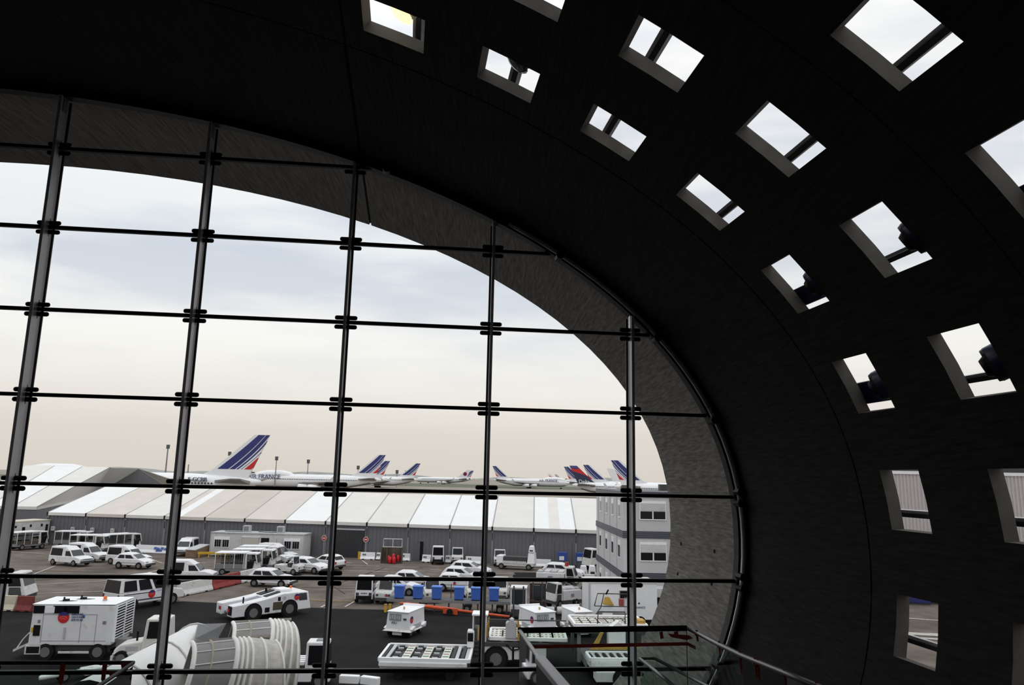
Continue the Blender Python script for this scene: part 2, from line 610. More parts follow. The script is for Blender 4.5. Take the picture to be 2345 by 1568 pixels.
# ------------------------------------------------------------------ spotlights and air nozzles in the openings
def frame_at(th, v, off):
    p = shell(th, v, off)
    n = (shell(th, v, off+.1)-p).normalized()
    t = (shell(th+.5, v, off)-p).normalized()
    return p, n, t
def spotlight(th, v, lit, label):
    p, n, t = frame_at(th, v, .30)
    o = thing('spotlight', label, 'lamp', p, 0, 'spotlights in the vault openings')
    dn = -n
    mb = MB()
    prof_ = [(.0, .05), (.02, .10), (.10, .15), (.17, .165)]
    a = AX; b = n.cross(AX).normalized()
    mb.loft([[dn*(.17-h) + (a*math.cos(q*math.pi/8)+b*math.sin(q*math.pi/8))*r for q in range(16)] for h, r in prof_], cap=True)
    mb.obj('lamp_bowl', GREY, o, smooth=True)
    mb = MB()
    mb.cyl(dn*.0+n*.005, n*.012, .155, 16)
    mb = MB()
    mb.loft([[dn*(.19-h*.5) + (a*math.cos(q*math.pi/8)+b*math.sin(q*math.pi/8))*r for q in range(16)] for h, r in ((0, .06), (.03, .12), (.08, .16))], cap=True)
    l_ = mb.obj('lamp_lens', mat('lit_lens', (.9, .8, .5), .3, emit=((1.0, .78, .36), 1.6)) if lit else mat('dull_lens', (.06, .065, .07), .2), o, smooth=True)
    mb = MB()
    mb.cyl(n*.0, n*.42, .022, 8)
    mb.obj('lamp_stem', PIPE, o)
spotlight(56.9, -4.2, True, 'round spotlight glowing warm yellow in a vault opening')
spotlight(49.7, -4.25, False, 'round unlit spotlight seen in a vault opening')
def nozzle(th, v, boxth, label):
    p, n, t = frame_at(th, v, .13)
    o = thing('air_nozzle', label, 'air nozzle', p, 0, 'air nozzles in the vault openings')
    d = (-n*.62+AX*.52-t*.20).normalized()
    a = d.orthogonal().normalized(); b = d.cross(a)
    def ring(c, r):
        return [c+(a*math.cos(q*math.pi/10)+b*math.sin(q*math.pi/10))*r for q in range(20)]
    mb = MB()
    mb.loft([ring(d*.06, .165), ring(d*.10, .155), ring(d*.10, .125), ring(d*.02, .115)], cap=True)
    mb.obj('nozzle_collar', DGREY, o)
    mb = MB()
    mb.loft([ring(d*.02, .11), ring(d*.10, .105), ring(d*.15, .08), ring(d*.15, .055), ring(d*.06, .045)], cap=True)
    mb.obj('nozzle_jet', BLACK, o, smooth=True)
    mb = MB()
    mb.loft([ring(d*.07, .166), ring(-d*.10, .17), ring(-d*.28-AX*.08, .18), ring(-d*.5-AX*.2, .19)], cap=True)
    mb.obj('duct_cone', NAVYP, o, smooth=True)
    if boxth:
        c0 = [shell(boxth[0], v+.95, .21), shell(boxth[0], v-.5, .21), shell(boxth[1], v-.5, .21), shell(boxth[1], v+.95, .21)]
        c1 = [shell(boxth[0], v+.95, .28), shell(boxth[0], v-.5, .28), shell(boxth[1], v-.5, .28), shell(boxth[1], v+.95, .28)]
        MB().hexa([q-p for q in c0+c1]).obj('duct_box', NAVYP, o, bevel=.01)
for (th, v, bx_, lb) in ((24.7, -4.40, (23.3, 24.9), 'black air nozzle on dark blue boxed duct in narrow opening below a frosted pane'),
                        (24.7, -6.03, None, 'black air nozzle on blue cone beside a grey bar in sky opening'),
                        (15.2, -4.33, (13.65, 15.6), 'black ringed air nozzle on blue box duct in low narrow opening'),
                        (15.2, -5.96, None, 'large black ringed air nozzle on blue cone in low wide opening'),
                        (24.5, -7.9, (23.2, 24.7), 'blue boxed air duct cut by the edge of a large opening')):
    nozzle(th, v, bx_, lb)
# ------------------------------------------------------------------ apron
APRON = mat('stained_apron_concrete', (.145, .120, .104), .9, spec=.12, var=.28, scale=.6, bump=.1, dirt=((.07, .06, .054), .14, .5, .75))
ASPH = mat('dark_asphalt', (.0125, .012, .012), .92, spec=.08, var=.2, scale=.5, bump=.15, dirt=((.024, .022, .021), .3, .5, .8))
GRASS = mat('dull_airfield_grass', (.10, .105, .07), .95, var=.2, scale=.02)
FIELD = mat('pale_taxiway', (.26, .23, .19), .9, var=.15, scale=.01)
LINEW = mat('white_road_paint', (.42, .40, .37), .8, var=.25, scale=2)
LINEY = mat('yellow_road_paint', (.36, .24, .05), .8, var=.25, scale=2)
def flat(name, pts, m, z=.0, th=.04, parent=None):
    mb = MB()
    mb.slab([V((p[0], p[1], z-th)) for p in pts], (0, 0, th))
    return mb.obj(name, m, parent)
ground = struct('ground', 'stained concrete apron', o=flat('ground', [(-900, -60), (900, -60), (900, 3500), (-900, 3500)], APRON, 0, .5))
struct('taxiway', 'pale distant taxiways and aprons', o=flat('taxiway', [(-1200, 126), (1200, 118), (1600, 3400), (-1600, 3400)], FIELD, .02))
struct('grass_strip', 'strip of dull grass beyond the taxiway', o=flat('grass_strip', [(-1100, 640), (1100, 640), (1300, 900), (-1300, 900)], GRASS, .04, .02))
a = [G(-60, 1384), G(60, 1381), G(420, 1377), G(765, 1394), G(905, 1397), G(1350, 1404), G(1500, 1409)]
struct('asphalt', 'dark asphalt in front of the apron', o=flat('asphalt', [(19, -40), (19, a[-1].y)] + [(p.x, p.y) for p in reversed(a)] + [(-60, a[0].y), (-60, -40)], ASPH, .02, .02))
struct('asphalt_patch', 'dark square patch in the apron', o=flat('asphalt_patch', [G(1172, 1324), G(1330, 1327), G(1310, 1312), G(1178, 1311)], ASPH, .025, .02))
def stripe(p, q, w=.14, m=LINEW, name='road_marking', z=.035):
    p = G(*p); q = G(*q)
    d = (q-p); n = V((-d.y, d.x, 0)).normalized()*w/2
    o = flat(name, [p-n, q-n, q+n, p+n], m, z, .012)
    struct(name, o=o)
for p, q in (((74, 1316), (127, 1296)), ((48, 1341), (250, 1330)), ((46, 1361), (246, 1354)), ((17, 1263), (103, 1268)), ((348, 1281), (372, 1290)),
             ((763, 1293), (867, 1297)), ((763, 1305), (887, 1310)), ((784, 1281), (790, 1288)), ((790, 1288), (806, 1289)), ((829, 1283), (842, 1293)),
             ((985, 1304), (1010, 1306)), ((1133, 1313), (1180, 1315)), ((1140, 1321), (1176, 1322)), ((1180, 1323), (1330, 1325)), ((398, 1285), (470, 1290)), ((790, 1390), (811, 1378)),
             ((735, 1391), (760, 1378)), ((330, 1314), (372, 1303)), ((690, 1318), (860, 1322))):
    stripe(p, q, .16)
for p, q in (((735, 1376), (811, 1378)), ((690, 1374), (740, 1376))):
    stripe(p, q, .12, LINEY)
JOINT = mat('tarred_slab_joint', (.035, .03, .028), .9)
for p, q in (((763, 1340), (880, 1300)), ((755, 1327), (870, 1331)), ((690, 1345), (880, 1350)), ((250, 1345), (410, 1375)), ((700, 1300), (790, 1360)), ((50, 1306), (270, 1311)), ((45, 1329), (245, 1322)), ((960, 1299), (1040, 1300)), ((840, 1313), (905, 1370))):
    stripe(p, q, .07, JOINT, 'slab_joint', .03)
# distant low hills
mb = MB()
hp = []
for k in range(61):
    x = -1500+50*k
    hp.append((x, 7+5*math.sin(k*.9)+4*math.sin(k*.37+1)))
n = len(hp)
mb.loft([[V((x, 2600+abs(x)*.05, -1)) for x, h in hp], [V((x, 2650+abs(x)*.05, h)) for x, h in hp], [V((x, 2800+abs(x)*.05, h*.9)) for x, h in hp], [V((x, 2900, -1)) for x, h in hp]], cap=False, closed=False)
struct('hills', 'low hazy tree line on the horizon', o=mb.obj('hills', mat('hazy_tree_line', (.27, .28, .27), .95, var=.2, scale=.02)))

# ------------------------------------------------------------------ marquee halls
ROOFW = mat('white_roof_canvas', (.78, .78, .78), .6, var=.03, scale=.6)
ROOFB = mat('beige_roof_canvas', (.60, .545, .50), .65, var=.05, scale=.5)
ROOFL = mat('pale_roof_canvas', (.68, .655, .63), .65, var=.04, scale=.5)
ROOFT = mat('tan_roof_canvas', (.53, .475, .43), .65, var=.05, scale=.5)
WALLG = mat('grey_corrugated_cladding', (.135, .135, .15), .6, var=.12, scale=3, stretch=((14, 14, .3), 0))
KEDER = mat('grey_roof_seam', (.30, .29, .30), .6)
DOORK = mat('dark_roller_door', (.022, .022, .026), .6, var=.3, scale=2, stretch=((9, 9, .2), 0))
XN = [104, 192, 282, 372.5, 465.5, 557, 650, 743, 838, 933, 1029, 1126.5, 1222, 1319]
def wall_y(x):
    return 1247 + (x-104)*(1300-1247)/(1380-104)
P0, P1 = G(104, wall_y(104)), G(1319, wall_y(1319))
P0.z = P1.z = 0
du = (P1-P0)
BAY = du.length/13
du.normalize()
dn = V((-du.y, du.x, 0))
if dn.y < 0:
    dn = -dn
HALFW, EAVE, RIDGE = 12.0, 3.88, 6.95
def SKW(pts):
    return [(x-.142*max(0, y), y, z) for x, y, z in pts]
tent = thing('marquee_hall', 'long marquee hall with pale striped roof and grey walls', 'marquee', P0, math.atan2(du.y, du.x))
# local frame: x along wall, y back
RC = [ROOFW, ROOFB, ROOFL, ROOFB, ROOFT, ROOFB, ROOFW, ROOFL, ROOFL, ROOFW, ROOFW, ROOFL, ROOFW, ROOFL]
NB = 14
# bay edges follow the picture so that the seams fall where they are seen
ED = []
for x in XN:
    d = ray(x, wall_y(x)); d = V((d.x, d.y, 0))
    # meet the wall line
    det = d.x*(-du.y)-d.y*(-du.x)
    k = (P0.x*(-du.y)-P0.y*(-du.x))/det
    ED.append((d*k-P0+V((0, 0, 0))).dot(du))
ED.append(ED[-1]+BAY)
for i in range(NB):
    x0, x1 = ED[i], ED[i+1]
    g = .04
    mb = MB()
    mb.slab(SKW([(x0+g, -.25, EAVE), (x1-g, -.25, EAVE), (x1-g, HALFW, RIDGE), (x0+g, HALFW, RIDGE)]), (0, 0, .06))
    rp_ = mb.obj('roof_panel', RC[i], tent)
    if i == 3:
        MB().slab(SKW([(x0+1.0, -.26, EAVE+.06), (x0+2.2, -.26, EAVE+.06), (x0+2.2, HALFW, RIDGE+.065), (x0+1.0, HALFW, RIDGE+.065)]), (0, 0, .015)).obj('canvas_stripe', ROOFW, rp_)
    if i == 12:
        MB().slab(SKW([(x0+1.7, -.26, EAVE+.06), (x0+2.9, -.26, EAVE+.06), (x0+2.9, HALFW, RIDGE+.065), (x0+1.7, HALFW, RIDGE+.065)]), (0, 0, .015)).obj('canvas_stripe', ROOFL, rp_)
    MB().slab(SKW([(x0+g, HALFW, RIDGE), (x1-g, HALFW, RIDGE), (x1-g, 2*HALFW+.25, EAVE), (x0+g, 2*HALFW+.25, EAVE)]), (0, 0, .06)).obj('roof_panel', RC[i], tent)
    MB().box(x0+g, x1-g, -.3, -.22, EAVE-.30, EAVE+.06).obj('valance', ROOFL if RC[i] is not ROOFB else ROOFB, tent)
    w_ = MB()
    w_.box(x0+.06, x1-.06, 0, .12, 0, EAVE)
    nk = 10
    for q in range(nk):
        a_ = x0+.1+(x1-x0-.2)*q/nk
        w_.box(a_, a_+.09, -.035, .01, 0, EAVE-.02)
    w_.obj('wall_panel', WALLG, tent)
for i in range(NB+1):
    x = ED[i]
    MB().slab(SKW([(x-.06, -.27, EAVE+.03), (x+.06, -.27, EAVE+.03), (x+.06, HALFW, RIDGE+.03), (x-.06, HALFW, RIDGE+.03)]), (0, 0, .05)).obj('roof_seam', KEDER, tent)
    MB().box(x-.09, x+.09, -.34, -.2, EAVE-.34, EAVE+.1).obj('eave_clip', BLACK, tent)
    p_ = MB().box(x-.1, x+.1, -.12, .02, 0, EAVE-.2).obj('post', mat('galvanised_post', (.22, .22, .24), .55), tent)
    MB().box(x-.035, x+.035, -.16, -.12, EAVE-1.4, EAVE-.6).obj('strap', BLACK, p_)
for xe in (ED[0]+.1, ED[-1]-.1):
    MB().slab(SKW([(xe-.05, 0, 0), (xe-.05, 2*HALFW, 0), (xe-.05, 2*HALFW, EAVE), (xe-.05, HALFW, RIDGE), (xe-.05, 0, EAVE)]), (.1, 0, 0)).obj('gable_wall', WALLG, tent)
def tx(px):
    d = ray(px, wall_y(px)); det = d.x*(-du.y)-d.y*(-du.x)
    return (V((d.x, d.y, 0))*((P0.x*(-du.y)-P0.y*(-du.x))/det)-P0).dot(du)
x0, x1 = tx(768), tx(831)
rd = MB().box(x0, x1, -.14, .06, 0, 3.05).obj('roller_door', DOORK, tent)
MB().box(x0-.1, x1+.1, -.17, .02, 3.05, 3.2).obj('door_head', LGREY, rd)
x0, x1 = tx(952), tx(968)
pd = MB().box(x0, x1, -.06, .05, 0, 2.05).obj('personnel_door', BLACK, tent)
MB().box(x0-.02, x0+.46, -.12, -.05, .02, 2.03).obj('door_leaf', mat('blue_grey_door', (.10, .11, .14), .5), pd)
for px in (119.7, 165, 210, 256):
    x = tx(px)
    b_ = MB().box(x-.2, x+.2, -.36, -.06, 1.75, 2.25).obj('wall_vent_box', DIRTYW, tent, bevel=.02)
    MB().cyl((x+.03, -.37, 2.05), (x+.03, -.35, 2.05), .09, 12).obj('vent_hole', GREY, b_)
for px, sl_ in ((741, 'beside the small office cabin'), (837, 'beside the yellow post')):
    x = tx(px)
    sg = thing('no_entry_sign', 'round no-entry sign at the roller door '+sl_, 'sign', P0+du*x-dn*.2+V((0, 0, 2.05)), math.atan2(du.y, du.x), 'no-entry signs by the roller door')
    MB().cyl((0, 0, 0), (0, .03, 0), .33, 20).obj('sign_border', mat('pale_sign_border', (.5, .42, .38), .5), sg)
    MB().cyl((0, -.012, 0), (0, .01, 0), .24, 20).obj('sign_disc', RED, sg)
    MB().box(-.15, .15, -.02, 0, -.05, .05).obj('sign_bar', WHITE2, sg)
    MB().cyl((0, .0, -2.05), (0, .0, -.3), .03, 6).obj('sign_post', LGREY, sg)

# second marquee, farther back on the left, with a canted corner and a gable
E0, LC, RCN = G(85, 1161, 3.8), G(213, 1136, 3.8), G(423, 1141, 3.8)
R2 = at(318, 1075, 172)
R2.z = 9.5
RD = (at(-20, 1064, 164)-R2); RD.z = 0; RD.normalize()
def ridge_at(px):
    d = ray(px, 1080); det = d.x*(-RD.y)+d.y*RD.x
    k = (R2.x*(-RD.y)+R2.y*RD.x)/det
    return V((d.x*k, d.y*k, 9.6))
t2 = thing('gabled_marquee', 'white roofed marquee with a grey gable end behind the parked trailer', 'marquee', (E0.x, E0.y, 0), 0)
O2 = V((E0.x, E0.y, 0))
L = lambda p: p-O2
dz = lambda p, z: V((p.x, p.y, z))
ev = [E0]+[G(px, 1161+(px-85)*.022, 3.8) for px in (30, -25, -85)]
rg_ = [ridge_at(px) for px in (251, 187, 123, 57)]
for i in range(3):
    a0, a1, b0, b1 = ev[i], ev[i+1], rg_[i], rg_[i+1]
    MB().slab([L(a0), L(a1), L(b1), L(b0)], (0, 0, .08)).obj('roof_panel', ROOFW if i % 2 else ROOFL, t2)
    MB().slab([L(dz(a0, 3.45)), L(dz(a1, 3.45)), L(dz(a1, 3.85)), L(dz(a0, 3.85))], (0, -.07, 0)).obj('valance', ROOFL, t2)
    MB().slab([L(dz(a0, 0)), L(dz(a1, 0)), L(a1), L(a0)], (0, .15, 0)).obj('wall_panel', WALLG, t2)
    MB().slab([L(a0)-V((.06, 0, 0)), L(a0)+V((.06, 0, 0)), L(b0)+V((.06, 0, 0)), L(b0)-V((.06, 0, 0))], (0, 0, .12)).obj('roof_seam', KEDER, t2)
MB().slab([L(E0), L(rg_[0]), L(LC)], (0, 0, .08)).obj('roof_panel', ROOFW, t2)
MB().slab([L(rg_[0]), L(R2), L(LC)], (0, 0, .08)).obj('roof_panel', ROOFW, t2)
MB().slab([L(dz(E0, 3.45)), L(dz(LC, 3.45)), L(dz(LC, 3.85)), L(dz(E0, 3.85))], (.07, -.07, 0)).obj('valance', ROOFL, t2)
MB().slab([L(dz(E0, 0)), L(dz(LC, 0)), L(LC), L(E0)], (-.1, .1, 0)).obj('wall_panel', WALLG, t2)
MB().slab([L(dz(LC, 0)), L(dz(RCN, 0)), L(RCN), L(R2)-V((0, 0, .03)), L(LC)], (0, .2, 0)).obj('gable_wall', WALLG, t2)
bk = V((6, 26, -5.5))
MB().slab([L(R2), L(rg_[3]), L(rg_[3]+bk), L(R2+bk)], (0, 0, .08)).obj('back_roof', ROOFL, t2)

# ------------------------------------------------------------------ floodlight masts
def mast(px, ytop, dist, head, label):
    t = at(px, ytop, dist)
    o = thing('light_mast', label, 'light mast', (t.x, t.y, 0), 0, 'floodlight masts on the airfield')
    MB().cyl((0, 0, 0), (0, 0, t.z), .32, 8, .18).obj('mast_pole', GREY, o)
    if head:
        h = MB()
        s_ = dist/1725*3.2
        h.box(-s_*.9, s_*.9, -s_*.6, s_*.6, t.z-s_*2.6, t.z)
        h.box(-s_*1.1, s_*1.1, -s_*.3, s_*.3, t.z-s_*.5, t.z-s_*.15)
        h.obj('lamp_head', mat('dark_mast_head', (.08, .09, .09), .6), o)
for px, yt, d, h, lb in ((385.5, 1018, 260, 1, 'tallest floodlight mast standing behind the tail of the nearest airliner fuselage'),
                      (432, 1063, 300, 0, 'short plain mast poking up behind the nearest airliner fuselage'),
                      (526.5, 1034, 330, 1, 'floodlight mast half hidden by the largest striped tail fin'),
                      (634, 1045, 400, 1, 'floodlight mast rising behind the upper deck of second airliner'),
                      (706.5, 1052, 440, 1, 'floodlight mast rising behind the rear fuselage of second airliner'),
                      (820.5, 1066, 620, 1, 'small mast just ahead of the second airliner tail fin'),
                      (883, 1084, 680, 0, 'thin bare pole behind the overlapping pair of tail fins'),
                      (909.5, 1076, 600, 1, 'small mast just ahead of the slim tail fin'),
                      (931, 1077, 640, 1, 'tiny mast top above the leading edge of slim tail fin')):
    mast(px, yt, d, h, lb)

# ------------------------------------------------------------------ airliners
def airliner(px_tail, dist, heading, kind, livery, label, name='airliner', ground_dz=0, reg=None, title=None, titlex=.8):
    """px_tail: pixel x of the tail-cone end; heading: +1 nose to the right, -1 to the left; dist of the tail"""
    K = {'jumbo': (68.6, 3.25, 5.35, 10.9, True), 'twin': (62, 3.05, 5.0, 10.2, False), 'quad': (62.5, 2.85, 4.85, 9.2, False), 'mid': (54, 2.5, 4.9, 8.8, False)}[kind]
    Lf, R, zc, finh, hump = K
    ang = heading if isinstance(heading, float) else (0 if heading > 0 else math.pi)
    t = at(px_tail, 1090, dist)
    o = thing(name, label, 'airliner', (t.x, t.y, ground_dz), ang)
    st = [(0, .45, 1.35), (.02, .8, 1.25), (.08, 1.5, .95), (.17, 2.4, .5), (.28, R, 0), (.5, R, 0), (.80, R, 0), (.90, R*.94, -.05), (.95, R*.76, -.25), (.98, R*.48, -.45), (.995, R*.2, -.55), (1, R*.05, -.58)]
    n = 18
    rings = []
    for f_, r, dz in st:
        rg = []
        for k in range(n):
            a_ = 2*math.pi*k/n
            rg.append(V((f_*Lf, r*math.cos(a_), zc+dz+r*math.sin(a_)*1.04)))
        rings.append(rg)
    fu = MB().loft(rings).obj('fuselage', PLANEW, o, smooth=True)
    if hump:
        hs = [(.60, .3, .0), (.64, 1.2, .55), (.68, 2.1, 1.25), (.74, 2.5, 1.75), (.84, 2.5, 1.8), (.91, 2.15, 1.25), (.95, 1.5, .35), (.975, .7, -.6)]
        MB().loft([[V((f_*Lf, r*math.cos(2*math.pi*k/n), zc+R*.45+dz*.9+ (r*.98)*math.sin(2*math.pi*k/n)-.35)) for k in range(n)] for f_, r, dz in hs]).obj('upper_deck', PLANEW, fu, smooth=True)
    # shade under the belly painted as a grey lower shell
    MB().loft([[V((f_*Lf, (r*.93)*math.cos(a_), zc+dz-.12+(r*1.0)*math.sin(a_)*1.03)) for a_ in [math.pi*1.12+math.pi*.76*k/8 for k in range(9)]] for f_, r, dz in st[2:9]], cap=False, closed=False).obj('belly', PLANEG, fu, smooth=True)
    # fin
    fz = zc+R*.92
    rx = Lf*.035
    root0, root1 = rx+.8, rx+12.2
    tip0, tip1 = -1.6, 2.6
    if kind == 'mid':
        root1 = rx+9.8; tip1 = 2.2
    def FP(s_, h):        # s along chord 0 = trailing, 1 = leading
        a_ = root0+(tip0-root0)*h; b_ = root1+(tip1-root1)*h
        return (a_+(b_-a_)*s_, fz+finh*h)
    def finplate(poly, w0, w1, y=0):
        mb = MB()
        vs = []
        for sgn in (-1, 1):
            for s_, h in poly:
                x, z = FP(s_, h)
                vs.append((x, y+sgn*(w0+(w1-w0)*h), z))
        m_ = len(poly)
        mb.add(vs, [tuple(range(m_)), tuple(range(2*m_-1, m_-1, -1))]+[(i, (i+1) % m_, (i+1) % m_+m_, i+m_) for i in range(m_)])
        return mb
    base = [(0, -.08), (1.18, -.08), (1.0, .12), (1, 1), (0, 1)]
    if livery == 'navy':
        fin = finplate(base, .42, .16).obj('fin', mat('navy_tail_paint', (.02, .02, .07), .4), o)
        finplate([(.0, .86), (.0, 1.0), (1, 1.0), (1, .86), (.5, .80)], .45, .18).obj('fin_stripe', mat('dark_blue_cap', (.05, .06, .22), .4), fin)
        finplate([(.0, .70), (0, .86), (1, .86), (1, .42)], .45, .18).obj('fin_stripe', REDL, fin)
        for sd in (-1, 1):
            x, z = FP(.42, .07)
            text('Delta', 2.6, WHITE2, fin, V((x, sd*-.5*(1 if True else 1), z+.2)), face_rot((-sd*-1, 0, 0) if sd > 0 else (-1, 0, 0), (0, 0, 1)))
    else:
        fin = finplate(base, .42, .16).obj('fin', PLANEW if livery != 'grey' else LGREY, o)
    if livery == 'stripes':
        bars = [(.36, .66, NAVY), (.60, .0, None)]
        q = [((.62, .90, .28, .74), NAVY), ((.445, .585, .0, .24), NAVY), ((.355, .41, -.16, -.07), NAVY), ((.27, .29, -.32, -.29), NAVY)]
        # slanted bands: bottom chord interval -> top chord interval
        def band(b0, b1, t0, t1, m_):
            h0 = .15
            def at_h(bb, tt, h):
                return bb+(tt-bb)*(h-h0)/(1-h0)
            P = []
            # clip to the trailing edge s>=0
            hs = [h0+(1-h0)*k/24 for k in range(25)]
            lo = [(max(0, at_h(b0, t0, h)), h) for h in hs]
            hi = [(max(0, at_h(b1, t1, h)), h) for h in hs]
            keep = [k for k in range(25) if hi[k][0] > 0]
            k1 = keep[-1]
            poly = [(b0, h0)] + [lo[k] for k in range(1, k1+1)] + [hi[k] for k in range(k1, -1, -1)]
            out = []
            for p_ in poly:
                if not out or (abs(out[-1][0]-p_[0])+abs(out[-1][1]-p_[1])) > 1e-6:
                    out.append(p_)
            return finplate(out, .46, .2).obj('fin_stripe', m_, fin)
        for (b0, b1, t0, t1), m_ in q:
            band(b0, b1, t0, t1, m_)
        band(.02, .205, -.95, -.36, REDL)
    if livery == 'emblem':
        x, z = FP(.5, .5)
        for sd in (-1, 1):
            MB().cyl((x, sd*.30, z), (x, sd*.42, z), 2.3, 20).obj('tail_emblem', REDL, fin)
            MB().cyl((x, sd*.30, z), (x, sd*.45, z), 1.5, 20).obj('tail_emblem_core', NAVY, fin)
    if livery == 'red':
        finplate([(0, .3), (0, .5), (.6, .15), (.3, .1)], .46, .2).obj('fin_stripe', REDL, fin)
        finplate([(0, .6), (0, .75), (1, .25), (.75, .2)], .46, .2).obj('fin_stripe', REDL, fin)
    # tailplane, wings
    for sd in (-1, 1):
        z0 = zc+1.2
        MB().hexa([(2.5, sd*1, z0-.5), (12.5, sd*1, z0-.35), (4.4, sd*10.8, z0+.8), (1.8, sd*10.8, z0+.8), (2.5, sd*1, z0+.35), (12.5, sd*1, z0+.35), (4.4, sd*10.8, z0+1.05), (1.8, sd*10.8, z0+1.05)]).obj('tailplane', PLANEG, o)
        wz = zc-1.5
        MB().hexa([(Lf*.40, sd*1.5, wz-.5), (Lf*.62, sd*1.5, wz-.5), (Lf*.29, sd*Lf*.46, wz+1.5), (Lf*.25, sd*Lf*.46, wz+1.5), (Lf*.40, sd*1.5, wz+.6), (Lf*.62, sd*1.5, wz+.6), (Lf*.29, sd*Lf*.46, wz+1.75), (Lf*.25, sd*Lf*.46, wz+1.75)]).obj('wing', PLANEG, o)
        MB().slab([(Lf*.285, sd*Lf*.458, wz+1.6), (Lf*.25, sd*Lf*.458, wz+1.6), (Lf*.235, sd*Lf*.475, wz+4.2), (Lf*.25, sd*Lf*.475, wz+4.2)], (0, sd*.15, 0)).obj('winglet', PLANEW, o)
        eng = [(.175, .505), (.30, .40)] if kind in ('jumbo', 'quad') else [(.17, .515)]
        for fy, fx in eng:
            y = sd*Lf*fy; x = Lf*fx
            ez = zc-2.75
            en = MB().loft([[V((x+dx, y+r*math.cos(k*math.pi/6), ez+r*math.sin(k*math.pi/6))) for k in range(12)] for dx, r in ((-1.8, .75), (.4, 1.25), (2.6, 1.45), (4.3, 1.35))]).obj('engine', PLANEW, o, smooth=True)
            MB().cyl((x+4.3, y, ez), (x+4.36, y, ez), 1.15, 14).obj('engine_intake', DGREY, en)
            MB().slab([(x-.5, y, ez+1), (x+3, y, ez+1.2), (x+2.2, y, ez+2.3), (x-1.2, y, ez+2.3)], (0, .35, 0)).obj('engine_pylon', PLANEG, en)
        # undercarriage
        MB().box(Lf*.44, Lf*.50, sd*2.6-.5, sd*2.6+.5, 0, 1.25).obj('main_wheels', RUBBER, o)
        MB().box(Lf*.465, Lf*.475, sd*2.6-.2, sd*2.6+.2, 1.0, zc-R*.6).obj('gear_leg', LGREY, o)
        # cabin windows
        wm = MB()
        for k in range(56):
            x = Lf*(.17+.70*k/56)
            wm.box(x, x+.42, sd*(R*.965)-.06, sd*(R*.965)+.12*sd, zc+.55, zc+1.0)
        ws = wm.obj('cabin_windows', SHADE, o)
        ws['kind'] = 'stuff'
    MB().box(Lf*.88, Lf*.905, -.5, .5, 0, 1.0).obj('nose_wheels', RUBBER, o)
    MB().box(Lf*.89, Lf*.896, -.15, .15, .8, zc-R*.8).obj('gear_leg', LGREY, o)
    MB().loft([[V((Lf*.963, r*math.cos(a_), zc+.9+.6*math.sin(a_)*.5)) for a_ in [k*math.pi/8 for k in range(9)]] for r in (R*.62, R*.60)], cap=False, closed=False)
    MB().box(Lf*.955, Lf*.97, -R*.58, R*.58, zc+R*.28+(2.4 if hump else .1), zc+R*.50+(2.4 if hump else .1)).obj('cockpit_windows', DGREY, o)
    sd = 1 if math.cos(ang) < 0 else -1          # the flank that faces the hall
    td = (-1, 0, 0) if sd > 0 else (1, 0, 0)
    if title:
        text(title, 3.0, NAVY, fu, V((Lf*titlex, sd*(R*.93+.12), zc+1.75)), face_rot(td, (0, 0, 1)), ext=.1)
    if reg:
        text(reg, 1.5, mat('grey_lettering', (.15, .15, .2), .5), fu, V((Lf*.23, sd*(R*.90), zc+1.7)), face_rot(td, (0, 0, 1)), ext=.25)
    return o
JU = 'white airliner with blue and red striped tail fin, '
airliner(598, 214, -1, 'jumbo', 'stripes', JU+'the nearest, right behind the marquee', reg='F-GCBB')
airliner(874, 392, -1, 'jumbo', 'stripes', JU+'its nose behind the nearest airliner tail', title='AIR FRANCE', titlex=.86)
airliner(886, 490, -1, 'twin', 'stripes', JU+'fin just behind the second airliner fin')
airliner(957, 560, -1, 'twin', 'stripes', JU+'slim fin standing alone above pale fuselage')
airliner(1074, 880, -1, 'quad', 'emblem', 'distant white airliner with a round emblem on its white tail fin')
airliner(1082, 960, -1, 'quad', 'stripes', JU+'tiny, just behind the emblem tail')
airliner(1131, 690, +1, 'jumbo', 'stripes', JU+'name lettered on its whole visible side', title='AIR FRANCE', titlex=.72)
airliner(1257, 1150, +1, 'mid', 'red', 'far airliner showing only a small red banded tail fin')
airliner(1272, 1300, +1, 'mid', 'grey', 'far airliner showing only a small plain grey tail fin')
airliner(1296, 560, +1, 'twin', 'stripes', JU+'half hidden behind the navy fin')
airliner(1311, 390, +1, 'mid', 'navy', 'airliner with navy and red tail fin lettered in white')
airliner(1341, 470, +1, 'twin', 'stripes', JU+'between navy fin and last mullion')
airliner(1407, 345, +1, 'twin', 'stripes', JU+'cut by the last mullion')
airliner(1395, 520, +1, 'quad', 'plain', 'plain white airliner fuselage behind the white office block roof')
GLASSC = glassmat('scratched_curtain', (.72, .72, .72), .05)
